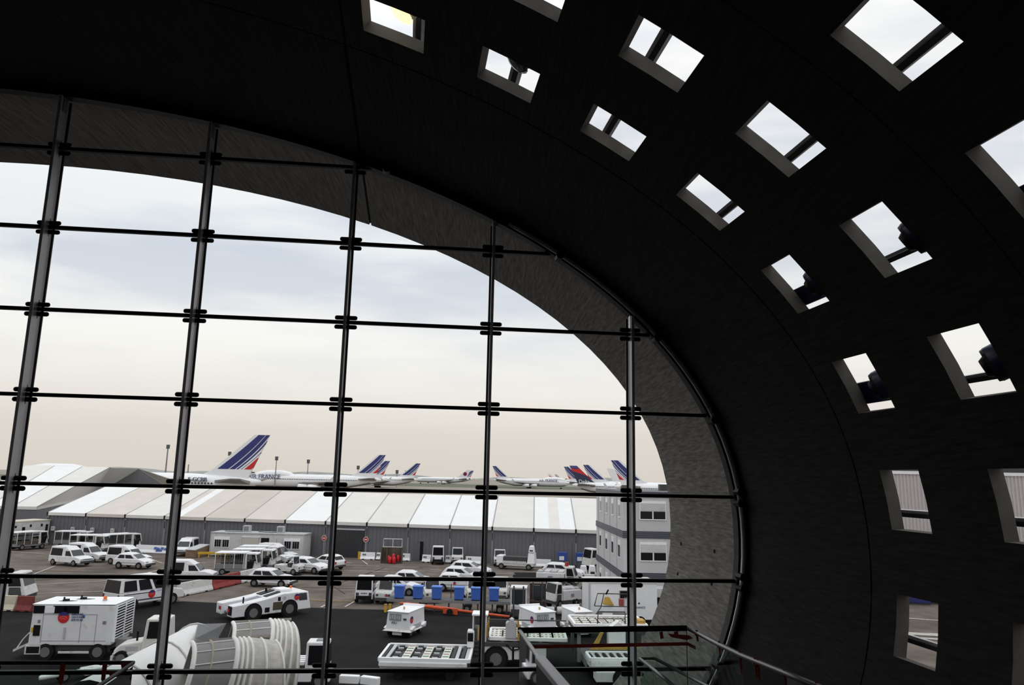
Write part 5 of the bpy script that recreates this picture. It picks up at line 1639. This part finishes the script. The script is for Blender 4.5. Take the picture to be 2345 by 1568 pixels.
for x in (ln2*.3, ln2*.75):
    wheel(bt, x, -.001, .34, .22)
    MB().cyl((x, 2.1, .34), (x, 2.3, .34), .34, 14).obj('wheel', RUBBER, bt)

# forklifts
def forklift(o, m):
    MB().box(-.9, .5, -.55, .55, .25, .95).obj('truck_body', m, o, bevel=.06)
    MB().box(-.95, -.5, -.5, .5, .3, 1.1).obj('counterweight', DGREY, o, bevel=.05)
    for x in (-.7, .4):
        for s_ in (-1, 1):
            MB().box(x-.04, x+.04, s_*.5-.04, s_*.5+.04, .9, 2.05).obj('guard_post', m, o)
    MB().box(-.78, .48, -.56, .56, 2.0, 2.1).obj('guard_roof', m, o, bevel=.02)
    MB().box(.38, .44, -.45, .45, 1.0, 1.95).obj('front_screen', SHADE, o)
    MB().box(-.35, .1, -.25, .25, .9, 1.4).obj('driver_seat', BLACK, o)
    for s_ in (-1, 1):
        MB().box(.55, .66, s_*.32-.05, s_*.32+.05, .1, 2.2).obj('mast_rail', DGREY, o)
        MB().box(.66, 1.5, s_*.28-.05, s_*.28+.05, .06, .11).obj('fork', DGREY, o)
    MB().box(.5, .58, -.5, .5, .3, .7).obj('front_panel', DGREY, o)
    wheels(o, (-.6, .35), 1.12, .28, .2)
veh(lambda o: forklift(o, WHITE), 'forklift', 'white forklift with glazed guard beside the deck trailer end', 'forklift', (1207, 1413), (1205, 1425), 1.1, 'forklifts')
veh(lambda o: forklift(o, mat('dark_red_brown', (.05, .018, .015), .5)), 'forklift', 'dark forklift behind the power carts', 'forklift', (1250, 1402), (1248, 1412), 1.1, 'forklifts')
# service trucks
def service_truck(o, red=False):
    MB().box(-2.3, 2.2, -1.0, 1.0, .45, .75).obj('truck_chassis', DGREY, o)
    b2 = (.9, 2.3, -1.0, 1.0); t2_ = (.95, 1.75, -.9, .9)
    MB().fr(b2, t2_, .7, 2.2).obj('truck_cab', DIRTYW, o, bevel=.06)
    q = fquads(b2, t2_, .7, 2.2)
    plate(o, q['f'], .06, .94, .42, .92, DARKW, 'windscreen')
    for sd in 'rl':
        plate(o, q[sd], .15, .85, .42, .90, DARKW)
        plate(o, q[sd], .2, .8, .02, .38, DGREY, 'door_opening')
    MB().box(-2.3, .85, -1.0, 1.0, .75, 1.55).obj('tool_body', WHITE, o, bevel=.03)
    for k in range(4):
        MB().box(-2.2+.75*k, -1.6+.75*k, -.7, .7, 1.55, 1.72).obj('tool_tray', (LGREY, DIRTYW)[k % 2], o)
    for s_ in (-1, 1):
        for k in range(3):
            MB().box(-1.0, -.45, s_*1.0-.01, s_*1.0+.012*s_, 1.0+.1*k, 1.05+.1*k).obj('side_lettering', NAVY if k else mat('dull_red', (.3, .06, .05), .6), o)
    MB().tube([(-2.0, .4, 1.7), (-1.0, -.2, 2.0), (.2, .3, 1.9)], .03, 6).obj('hose', GREY, o)
    if red:
        MB().cyl((.95, 0, 2.2), (.95, 0, 2.6), .2, 10).obj('red_drum', RED, o)
    wheels(o, (-1.4, 1.4), 2.05, .42, .28)
veh(service_truck, 'service_truck', 'white service truck with open cab and tool trays behind the power carts', 'service truck', (1330, 1394), (1272, 1399), 1.5, 'service trucks').scale = (.52, .76, .85)
veh(lambda o: service_truck(o, True), 'service_truck', 'white service truck with rolled gear behind the open-cab truck', 'service truck', (1247, 1349), (1302, 1352), 1.6, 'service trucks').scale = (.78, .8, .85)
veh(hatch, 'hatchback_car', 'white pickup-like car behind the service trucks with a red lamp', 'car', (1255, 1325), (1318, 1329), 1.62, GC, L=4.0)
for k, px in enumerate((1260, 1285)):
    p = G(px, 1408)
    dr = thing('white_drum', 'pale drum lying under the service truck, '+('beside the dark forklift' if k == 0 else 'beside the narrow power cart'), 'drum', (p.x, p.y, .03), 0, 'pale drums by the service truck')
    MB().cyl((-.28, 0, .27), (.28, 0, .27), .27, 14).obj('drum_body', DIRTYW, dr)
    MB().cyl((-.3, 0, .27), (-.28, 0, .27), .22, 14).obj('drum_lid', LGREY, dr)
# dark stacks of hoses and straps between trucks and trailer
random.seed(5)
for k, (py, lb) in enumerate(((1362, 'dark heap of tubes at the far corner of box trailer'), (1392, 'dark heap of tubes and pale crate beside the open-cab truck tail'), (1420, 'dark heap of tubes beside the narrow power cart'))):
    p = G((1345, 1346, 1322)[k], py)
    gs = thing('gear_heap', lb, 'gear heap', (p.x, p.y, .03), 1.2*k, 'dark gear heaps beside the box trailer')
    m_ = MB()
    for q in range(9):
        x, y = random.uniform(-.3, .3), random.uniform(-.3, .3)
        m_.tube([(x-.3, y, .1), (x, y+.15, .35+.12*q), (x+.25, y-.1, .3+.08*q), (x+.3, y-.2, .05)], .06, 6)
    m_.obj('tube_coil', BLACK, gs)
    MB().box(-.3, .3, -.28, .28, 0, .4).obj('crate', (DGREY, DIRTYW, DGREY)[k], gs, bevel=.02)
for k in range(4):
    p = G(1350+3.5*k, 1331+5*k)
    wb = thing('white_block', 'white block in the row beside the office block, %s from the blue truck' % ('first', 'second', 'third', 'fourth')[k], 'block', (p.x, p.y, .03), .1, 'white blocks beside the office block')
    MB().box(-.45, .45, -.25, .25, .0, .55).obj('block_body', WHITE2, wb, bevel=.03)
    MB().box(-.47, .47, -.27, .27, .5, .58).obj('block_cap', DIRTYW, wb)
# flat belt loader
def belt(o):
    MB().box(-2.0, 1.9, -.75, .75, .35, .7).obj('loader_frame', DIRTYW, o, bevel=.03)
    MB().box(-1.3, 1.1, -.6, .6, .75, 1.25).obj('belt_bed', DGREY, o)
    MB().box(-1.35, 1.15, -.78, -.72, .6, .85).obj('belt_rail', DIRTYW, o)
    MB().box(-2.05, -1.35, -.7, .7, .6, 1.35).obj('engine_box', WHITE2, o, bevel=.06)
    MB().fr((1.2, 2.0, -.7, .7), (1.3, 1.9, -.5, .5), .6, 1.7).obj('cab_box', WHITE2, o, bevel=.06)
    MB().fr((1.3, 1.95, -.6, .1), (1.4, 1.85, -.5, 0), 1.7, 2.45).obj('cab_hood', WHITE2, o, bevel=.12)
    MB().box(1.45, 1.8, -.62, -.55, 1.9, 2.0).obj('cab_slot', BLACK, o)
    wheels(o, (-1.5, 1.4), 1.55, .3, .2)
veh(belt, 'belt_loader', 'flat white belt loader with hooded end by the marquee wall', 'belt loader', (1141, 1303), (1219, 1307), 1.5)
# blue boxes on stands and the blue truck
for k, (px, py) in enumerate(((1288, 1301), (1329, 1303))):
    p = G(px, py)
    bb = thing('blue_equipment_box', 'blue box with pale notice on a stand, '+('beside the long white barrier' if k == 0 else 'beside the blue truck'), 'equipment box', (p.x, p.y, .03), .1, 'blue equipment boxes by the marquee')
    MB().box(-.45, .45, -.4, .4, .75, 1.65).obj('box_body', mat('deep_blue', (.03, .07, .32), .5), bb, bevel=.02)
    MB().box(-.42, .1, -.43, -.4, .85, 1.25).obj('box_notice', WHITE2, bb)
    for x in (-.4, .4):
        for y in (-.35, .35):
            MB().box(x-.03, x+.03, y-.03, y+.03, 0, .78).obj('stand_leg', DGREY, bb)
    MB().box(-1.3, -.5, -.3, .3, .15, .35).obj('stand_tray', BLACK, bb)
    MB().cyl((-.8, .3, 0), (-.85, .3, 2.7), .025, 6).obj('stand_pole', DGREY, bb)
def bluetruck(o):
    MB().box(-2.4, .9, -1.0, 1.0, .6, 1.6).obj('truck_bed', NAVY, o, bevel=.03)
    MB().box(-2.5, .95, -1.05, 1.05, 1.55, 1.65).obj('bed_rim', LGREY, o)
    MB().box(-2.4, .9, -1.02, -1.0, .6, 1.1).obj('bed_skirt', LGREY, o)
    b2 = (1.0, 2.2, -.95, .95); t2_ = (1.05, 1.9, -.85, .85)
    MB().fr(b2, t2_, .6, 2.3).obj('truck_cab', DIRTYW, o, bevel=.05)
    q = fquads(b2, t2_, .6, 2.3)
    for sd in 'rl':
        plate(o, q[sd], .12, .88, .5, .92, DARKW)
    plate(o, q['f'], .06, .94, .45, .92, DARKW, 'windscreen')
    wheels(o, (-1.5, 1.4), 1.95, .42, .28)
veh(bluetruck, 'blue_truck', 'blue bed truck with pale cab parked between marquee and office block', 'truck', (1410, 1310), (1380, 1311), 2.0)
for k, px in enumerate((1336, 1356)):
    p = G(px, 1319)
    nb = thing('wrapped_pump', 'white wrapped pump in front of the blue truck, '+('beside the blue box' if k == 0 else 'beside black bags'), 'pump', (p.x, p.y, .03), 0, 'white wrapped pumps')
    MB().fr((-.38, .38, -.4, .4), (-.26, .26, -.3, .3), .1, 1.0).obj('pump_cover', WHITE2, nb, bevel=.08)
    MB().box(-.2, .2, -.45, -.38, .2, .45).obj('pump_front', DGREY, nb)
    MB().cyl((0, 0, 0), (0, 0, .12), .3, 10).obj('pump_base', BLACK, nb)
# rack of red extinguishers
loc2, rz2, ln2 = frame2((872, 1289), (919, 1290))
rk = thing('equipment_rack', 'brown slatted rack with white upper frame against the marquee wall', 'rack', loc2, rz2)
MB().box(0, ln2, .5, .6, .1, 1.6).obj('rack_back', mat('brown_slats', (.10, .08, .06), .8, var=.3), rk)
for x in (0, ln2*.27, ln2):
    MB().box(x-.05, x+.05, 0, .6, 0, 1.65).obj('rack_post', mat('brown_slats', (.10, .08, .06), .8, var=.3), rk)
MB().box(0, ln2, 0, .6, .05, .15).obj('rack_base', DGREY, rk)
MB().tube([(.15, .3, 1.6), (.15, .3, 2.5), (ln2-.05, .3, 2.5), (ln2-.05, .3, 1.6)], .035, 6).obj('upper_frame', WHITE2, rk)
MB().tube([(ln2*.52, .3, 1.6), (ln2*.52, .3, 2.5)], .03, 6).obj('upper_frame', WHITE2, rk)
MB().tube([(.15, .3, 1.65), (ln2-.05, .3, 1.65)], .03, 6).obj('upper_frame', WHITE2, rk)
R2z = Matrix.Rotation(rz2, 3, 'Z')
for k, (fx, fy, hh) in enumerate(((.36, .2, .75), (.46, -.25, .8), (.60, .1, 1.0), (.66, -.35, .85), (.82, .25, .8))):
    p = loc2+R2z @ V((ln2*fx, fy, 0))
    if fy > 0:
        p.z += .15
    fe = thing('fire_extinguisher', 'red fire extinguisher '+('standing inside the brown slatted rack' if fy > 0 else 'standing on the ground before the brown slatted rack'), 'extinguisher', p, rz2, 'red extinguishers at the rack')
    MB().loft([[(r*math.cos(q*math.pi/5), r*math.sin(q*math.pi/5), z) for q in range(10)] for r, z in ((.17, 0), (.2, .06), (.2, hh*.65), (.12, hh*.8), (.05, hh*.86))]).obj('cylinder', REDL, fe, smooth=True)
    MB().box(-.06, .1, -.03, .03, hh*.84, hh*.96).obj('valve', DGREY, fe)
# truck cab at the left edge
veh(service_truck, 'service_truck', 'white truck with wide windscreen in front of the yellowed barrier', 'service truck', (-90, 1392), (30, 1391), 2.0, 'service trucks')

# flat white tractor at the bottom
a = G(700, 1580)
ft = thing('slatted_tractor', 'white tractor with square cab and slatted bed below the glazing', 'tow tractor', (a.x, a.y, .03), .1)
MB().box(-1.2, 1.0, 0, 1.5, .3, .7).obj('tractor_body', WHITE, ft, bevel=.03)
b2 = (-.12, .92, .0, 1.1); t2_ = (-.10, .86, .08, 1.0)
MB().fr(b2, t2_, .6, 1.95).obj('cab', WHITE, ft, bevel=.05)
q = fquads(b2, t2_, .6, 1.95)
plate(ft, q['r'], .12, .92, .3, .9, DARKW, 'cab_window')
plate(ft, q['f'], .1, .9, .3, .9, DARKW, 'windscreen')
MB().box(.28, .76, .3, .85, 1.95, 1.98).obj('roof_hatch', GREY, ft)
for k in range(4):
    MB().box(-1.2, -.15, .1+.36*k, .3+.36*k, .98, 1.12).obj('bed_slat', WHITE2, ft)
MB().box(-1.2, -.15, .1, 1.4, .7, .95).obj('bed_frame', DGREY, ft)
MB().box(-.7, -.6, -.05, .05, .8, 1.25).obj('lever', BLACK, ft)
wheel(ft, -.8, -.02, .35, .22); wheel(ft, .55, -.02, .35, .22)
MB().cyl((-.8, 1.3, .35), (-.8, 1.5, .35), .35, 14).obj('wheel', RUBBER, ft)
MB().cyl((.55, 1.3, .35), (.55, 1.5, .35), .35, 14).obj('wheel', RUBBER, ft)
for k, (p, q) in enumerate((((777, 1570), (822, 1572)), ((827, 1572), (867, 1577)), ((1191, 1563), (1223, 1562)), ((615, 1566), (634, 1566)))):
    a, b = G(*p), G(*q)
    d = b-a
    kb = thing('kerb_block', ('long white kerb block lying below the slatted tractor cab', 'white kerb block set at an angle to its neighbour', 'grey kerb block beneath the handrail', 'short white kerb block at the tractor bed end')[k], 'kerb block', ((a+b)/2)+V((0, 0, .03)), math.atan2(d.y, d.x), 'white kerb blocks')
    MB().box(-d.length/2, d.length/2, -.15, .15, .1, .45).obj('kerb_body', DIRTYW if k == 2 else WHITE2, kb, bevel=.04)
    for x in (-.3, .3):
        MB().box(x*d.length-.06, x*d.length+.06, -.12, .12, 0, .12).obj('kerb_foot', DGREY, kb)
# ------------------------------------------------------------------ boarding bridge heads with bellows
FILM = mat('grey_canopy_film', (.32, .31, .31), .35, var=.08)
CANV = mat('dirty_canvas', (.52, .49, .45), .8, var=.15, scale=6)
RIBW = mat('white_canopy_rib', (.78, .77, .75), .5)
def canopy_head(pa, pb, dist, label, bell, depth):
    """arched film canopy from pa to pb (crest line), folded bellows beyond pb; arch falls towards the viewer"""
    A, B = at(*pa, dist), at(*pb, dist+.25)
    A.z = B.z = (A.z+B.z)/2
    d = (B-A); ln = d.length; d.normalize()
    o = thing('bridge_canopy', label, 'bridge canopy', (A.x, A.y, 0), math.atan2(d.y, d.x), 'boarding bridge canopies')
    zt = A.z
    R = 1.55
    def arc(x, r=R, n=12, sk=.42, a1=92):
        out = []
        for k in range(n+1):
            t = math.radians(a1*k/n)
            out.append(V((x-sk*(1-math.cos(t))*r, -r*math.sin(t)*.85, zt-r*(1-math.cos(t)))))
        return out
    MB().loft([arc(0, R-.02), arc(ln, R-.02)], cap=False, closed=False).obj('film_roof', GLASSM, o, smooth=True)
    for x in (0, ln):
        MB().tube(arc(x), .055, 8).obj('arch_rib', RIBW, o, smooth=True)
    MB().tube(arc(ln*.42, R-.05), .035, 6).obj('inner_rib', mat('tan_rib', (.34, .30, .24), .7), o)
    for k in (1, 3, 5):
        p0, p1 = arc(0)[k], arc(ln)[k]
        MB().tube([p0, p1], .02, 6).obj('cross_bar', RIBW, o)
    # bellows: folds alternate in and out
    rings = []
    xs = [0, .05, .10, .15, .20, .26, .32, .40] + ([.62, depth-.06, depth] if bell == 1 else [.47, .54, .61, depth])
    for k, x in enumerate(xs):
        f_ = x/depth
        sw = (.05 if k % 2 == 0 else -.06) if x < .45 or bell != 1 else 0
        g_ = arc(ln+.03+x, R+sw-.10*f_, sk=.42-.30*f_)
        rings.append([p-V((0, 0, .16*f_*f_)) for p in g_])
    MB().loft(rings, cap=False, closed=False).obj('bellows', CANV, o)
    for k in range(0, len(rings), 2):
        MB().tube(rings[k], .035, 6).obj('bellows_rib', RIBW, o, smooth=True)
    # skirt that hangs below, back wall, floor and leg
    foot = [rings[0][-1], rings[-1][-1]]
    lo = [V((p.x, p.y, zt-3.0)) for p in foot]
    fold = MB()
    n = 16
    pts_t, pts_b = [], []
    for k in range(n+1):
        p = foot[0]+(foot[1]-foot[0])*k/n
        w = .05*(1 if k % 2 else -1)
        pts_t.append(p+V((0, w, 0))); pts_b.append(V((p.x, p.y+w*1.6, zt-3.0)))
    fold.loft([pts_t, pts_b], cap=False, closed=False).obj('hanging_skirt', CANV, o)
    f0 = arc(0)[-1]
    MB().slab([f0, arc(ln)[-1], V((arc(ln)[-1].x, f0.y, zt-3.0)), V((f0.x, f0.y, zt-3.0))], (0, .05, 0)).obj('side_panel', FILM, o)
    MB().box(-.6, ln+depth, -.2, .6, zt-3.15, zt-3.0).obj('bridge_floor', DGREY, o)
    MB().slab([(0, .0, zt), (ln+depth*.9, .0, zt-.05), (ln+depth*.9, 1.3, zt-1.6), (0, 1.3, zt-1.6)], (0, 0, .05)).obj('back_roof', CANV, o)
    MB().box(ln*.3, ln*.3+.3, .0, .3, 0, zt-3.1).obj('support_leg', LGREY, o)
    return o
canopy_head((441, 1461), (535, 1470), 20.0, 'nearer boarding bridge canopy with ribbed film roof and drooping bellows', 1, 1.0)
canopy_head((534, 1416), (618, 1427), 23.2, 'rear boarding bridge canopy with ribbed film roof and upright bellows', 5, .68)
# white tunnel behind the canopies
P0, P1 = at(205, 1556, 18.6), at(452, 1429, 23.0)
d = (P1-P0); dh = V((d.x, d.y, 0)).normalized(); nr = V((dh.y, -dh.x, 0))
tn = thing('boarding_bridge', 'white rounded boarding bridge tunnel joining the ribbed canopies', 'boarding bridge', (P0.x, P0.y, 0), 0)
O3 = V((P0.x, P0.y, 0))
BW = mat('bridge_white', (.78, .77, .77), .45, var=.03)
rings = []
for k in range(9):
    c = P0+(P1-P0)*k/8
    r = 1.5
    rings.append([c-O3+nr*r*.62*math.sin(t)+V((0, 0, -r+r*math.cos(t))) for t in [math.radians(-100+200*q/16) for q in range(17)]])
MB().loft(rings, cap=False, closed=False).obj('tunnel_roof', BW, tn, smooth=True)
for k in (2, 5, 8):
    MB().tube([p+V((0, 0, .01)) for p in rings[k]], .035, 6).obj('tunnel_rib', mat('bridge_seam', (.6, .6, .6), .5), tn)
MB().slab([rings[8][q] for q in range(17)], dh*.05).obj('tunnel_end', mat('smoky_end_glass', (.06, .058, .062), .2), tn)
MB().hexa([rings[0][0], rings[0][-1], rings[8][-1], rings[8][0]]+[p-V((0, 0, .9)) for p in (rings[0][0], rings[0][-1], rings[8][-1], rings[8][0])]).obj('tunnel_floor', LGREY, tn)
SMOKE = mat('smoky_end_glass', (.05, .048, .052), .2)
SMOKE.node_tree.nodes['Principled BSDF'].inputs['Alpha'].default_value = .7
MB().slab([at(453, 1429, 22.9)-O3, at(518, 1427, 23.1)-O3, at(496, 1467, 22.2)-O3, at(446, 1462, 21.6)-O3], (0, .03, 0)).obj('smoky_screen', SMOKE, tn)
MB().box(1.0, 1.5, 2.6, 3.1, 0, 3.1).obj('support_leg', LGREY, tn)
mid = P0+(P1-P0)*.5-O3
MB().box(mid.x-.3, mid.x+.3, mid.y-.3, mid.y+.3, 0, mid.z-2.2).obj('support_leg', LGREY, tn)

# ------------------------------------------------------------------ balustrades in the foreground
RAILM = mat('brushed_handrail', (.34, .33, .35), .35, metal=.7)
DRED = mat('dark_red_rail', (.06, .012, .01), .6)
def Z(px, py, drop):
    return G(px, py, CAMZ-drop)
def balustrade(name, label, pts, drop, railm, r=.024, glass=True, base=1.05, posts=True):
    P = [Z(p[0], p[1], drop) for p in pts]
    o = thing(name, label, 'balustrade', (P[0].x, P[0].y, P[0].z-base), 0)
    q = [p-V((P[0].x, P[0].y, P[0].z-base)) for p in P]
    MB().tube(q, r, 10).obj('handrail', railm, o, smooth=True)
    for i in range(len(q)-1):
        n = max(1, round((q[i+1]-q[i]).length/1.25))
        for k in range(n):
            a = q[i]+(q[i+1]-q[i])*(k/n); b = q[i]+(q[i+1]-q[i])*((k+1)/n)
            dd_ = (b-a).normalized()*.008
            a2, b2 = a+dd_, b-dd_
            MB().add([a2-V((0, 0, .03)), b2-V((0, 0, .03)), b2-V((0, 0, base-.02)), a2-V((0, 0, base-.02))], [(0, 1, 2, 3)]).obj('glass_panel', GLASSG, o)
        MB().slab([q[i]-V((0, 0, base)), q[i+1]-V((0, 0, base)), q[i+1]-V((0, 0, base-.12)), q[i]-V((0, 0, base-.12))], V((.02, .02, 0))).obj('glass_shoe', DGREY, o)
    return o, q
def strip(o, a, b, w, m=TAPE, name='tape'):
    a, b = V(a), V(b)
    d = (b-a).normalized(); u = d.cross(V((0, 1, 0))).normalized()*w/2
    MB().slab([a-u, b-u, b+u, a+u], V((0, .004, 0))).obj(name, m, o)
DR = 1.55
oA, qA = balustrade('glass_balustrade', 'glass balustrade with dark top rail and metal handrail running to the vault', [(1186, 1442), (1572, 1437), (1640, 1472), (1700, 1501), (1800, 1541), (1900, 1583)], DR, RAILM)
# the dark facing of the straight run, the red band below it and the tape
P0_, P1_ = qA[0], qA[1]
dz1 = V((0, 0, -.02))
MB().slab([P0_+V((0, -.03, -.028)), P1_+V((0, -.03, -.028)), P1_+V((0, -.03, .03)), P0_+V((0, -.03, .03))], V((0, .004, 0))).obj('rail_facing', BLACK, oA)
lw = (G(1572, 1471, CAMZ-DR)-G(1572, 1437, CAMZ-DR))
k_ = .155
MB().slab([P0_+V((.1, -.03, -k_-.02)), P1_+V((0, -.03, -k_-.02)), P1_+V((0, -.03, -k_+.015)), P0_+V((.1, -.03, -k_+.015))], V((0, .006, 0))).obj('red_band', TAPE, oA)
P2_ = qA[2]
MB().slab([P1_+V((0, -.03, -k_-.02)), P1_+V((.07, -.1, -k_-.045)), P1_+V((.07, -.1, -k_-.01)), P1_+V((0, -.03, -k_+.015))], V((0, .006, 0))).obj('red_band', TAPE, oA)
for fx, h0, h1, w in ((.84, -.03, -.10, .035), (.93, -.03, -.09, .045)):
    p = P0_+(P1_-P0_)*fx+V((0, -.035, 0))
    strip(oA, p+V((0, 0, h0)), p+V((.01, 0, h1)), w)
pc = P0_+(P1_-P0_)*.96+V((0, -.04, -.075))
MB().slab([pc+V((-.14, 0, .02)), pc+V((.08, 0, .01)), pc+V((.13, 0, -.02)), pc+V((.06, 0, -.04)), pc+V((-.1, 0, -.015))], V((0, .004, 0))).obj('tape', TAPE, oA)
for i, f_, ln_ in ((1, .35, .08), (2, .1, .09), (2, .9, .16), (3, .3, .13), (3, .36, .15), (3, .95, .1), (4, .7, .1)):
    p = qA[i]+(qA[i+1]-qA[i])*f_+V((0, -.02, 0))
    strip(oA, p+V((0, 0, .03)), p+V((.01, 0, -ln_)), .022)
    MB().tube([p+V((-.012, .02, 0)), p+V((.012, .02, -.005))], .028, 8).obj('tape_wrap', TAPE, oA)
MB().box(P1_.x-.004, P1_.x+.004, P1_.y-.004, P1_.y+.004, .0, P1_.z).obj('panel_joint', DGREY, oA)
# metal handrail that runs towards the viewer
oC, qC = balustrade('glass_balustrade', 'glass balustrade whose metal handrail widens to a flat cap', [(1190, 1443), (1236, 1510), (1290, 1578), (1345, 1640)], DR, RAILM, r=.020)
e0, e1 = qC[1], qC[3]
dd_ = (e1-e0).normalized(); sd_ = V((dd_.y, -dd_.x, 0)).normalized()
MB().hexa([e0-sd_*.045-V((0, 0, .03)), e0+sd_*.045-V((0, 0, .03)), e1+sd_*.045-V((0, 0, .03)), e1-sd_*.045-V((0, 0, .03)), e0-sd_*.045+V((0, 0, .035)), e0+sd_*.045+V((0, 0, .035)), e1+sd_*.045+V((0, 0, .035)), e1-sd_*.045+V((0, 0, .035))]).obj('flat_cap', RAILM, oC, bevel=.012)
MB().hexa([e0-sd_*.03-V((0, 0, 1.0)), e0+sd_*.03-V((0, 0, 1.0)), e1+sd_*.03-V((0, 0, 1.0)), e1-sd_*.03-V((0, 0, 1.0)), e0-sd_*.03-V((0, 0, .03)), e0+sd_*.03-V((0, 0, .03)), e1+sd_*.03-V((0, 0, .03)), e1-sd_*.03-V((0, 0, .03))]).obj('cap_panel', BLACK, oC)
# lower stair rails
oD, qD = balustrade('glass_balustrade', 'lower glass balustrade with thin rails between mullion and vault', [(1545, 1572), (1466, 1508), (1499, 1507), (1622, 1572), (1700, 1614)], 2.35, RAILM, r=.022)
# left foreground box with red straps
oL, qL = balustrade('glass_balustrade', 'glass balustrade hung with red straps in front of the big generator', [(-80, 1517), (306, 1517), (220, 1574), (160, 1620)], 1.75, BLACK, r=.018)
for fx, w, ln_ in ((.585, .05, .16), (.835, .045, .14)):
    p = qL[0]+(qL[1]-qL[0])*fx+V((0, -.02, 0))
    MB().slab([p+V((-w*.5, 0, 0)), p+V((w*.5, 0, 0)), p+V((w*.35, 0, -ln_)), p+V((0, 0, -ln_-.03)), p+V((-w*.45, 0, -ln_))], V((0, .004, 0))).obj('tape', TAPE, oL)
p = qL[0]+(qL[1]-qL[0])*.86+V((0, -.02, -.07))
MB().slab([p, p+V((.14, 0, -.0)), p+V((.2, 0, -.04)), p+V((.02, 0, -.05))], V((0, .004, 0))).obj('tape', TAPE, oL)
p = qL[1]+(qL[2]-qL[1])*.1+V((0, -.02, 0))
MB().slab([p+V((-.08, 0, .02)), p+V((.0, 0, .02)), p+V((-.02, 0, -.1)), p+V((-.06, 0, -.18)), p+V((-.05, 0, -.08))], V((0, .004, 0))).obj('tape', TAPE, oL)

# white tow bar lying on the ground beyond the left balustrade
a, b = G(88, 1572), G(262, 1541)
d = b-a
tb = thing('white_tow_bar', 'long white tow bar lying behind the red straps of the balustrade', 'tow bar', (a.x, a.y, .03), math.atan2(d.y, d.x))
MB().cyl((0, 0, .32), (d.length, 0, .32), .10, 10).obj('bar_tube', WHITE2, tb, smooth=True)
MB().cyl((.2, .45, .30), (d.length*.6, .2, .30), .06, 8).obj('side_tube', WHITE2, tb)
MB().box(d.length*.55, d.length*.8, -.35, .35, .15, .42).obj('bar_head', DIRTYW, tb, bevel=.04)
wheel(tb, d.length*.3, .2, .22, .12)
wheel(tb, d.length*.3, -.2, .22, .12)
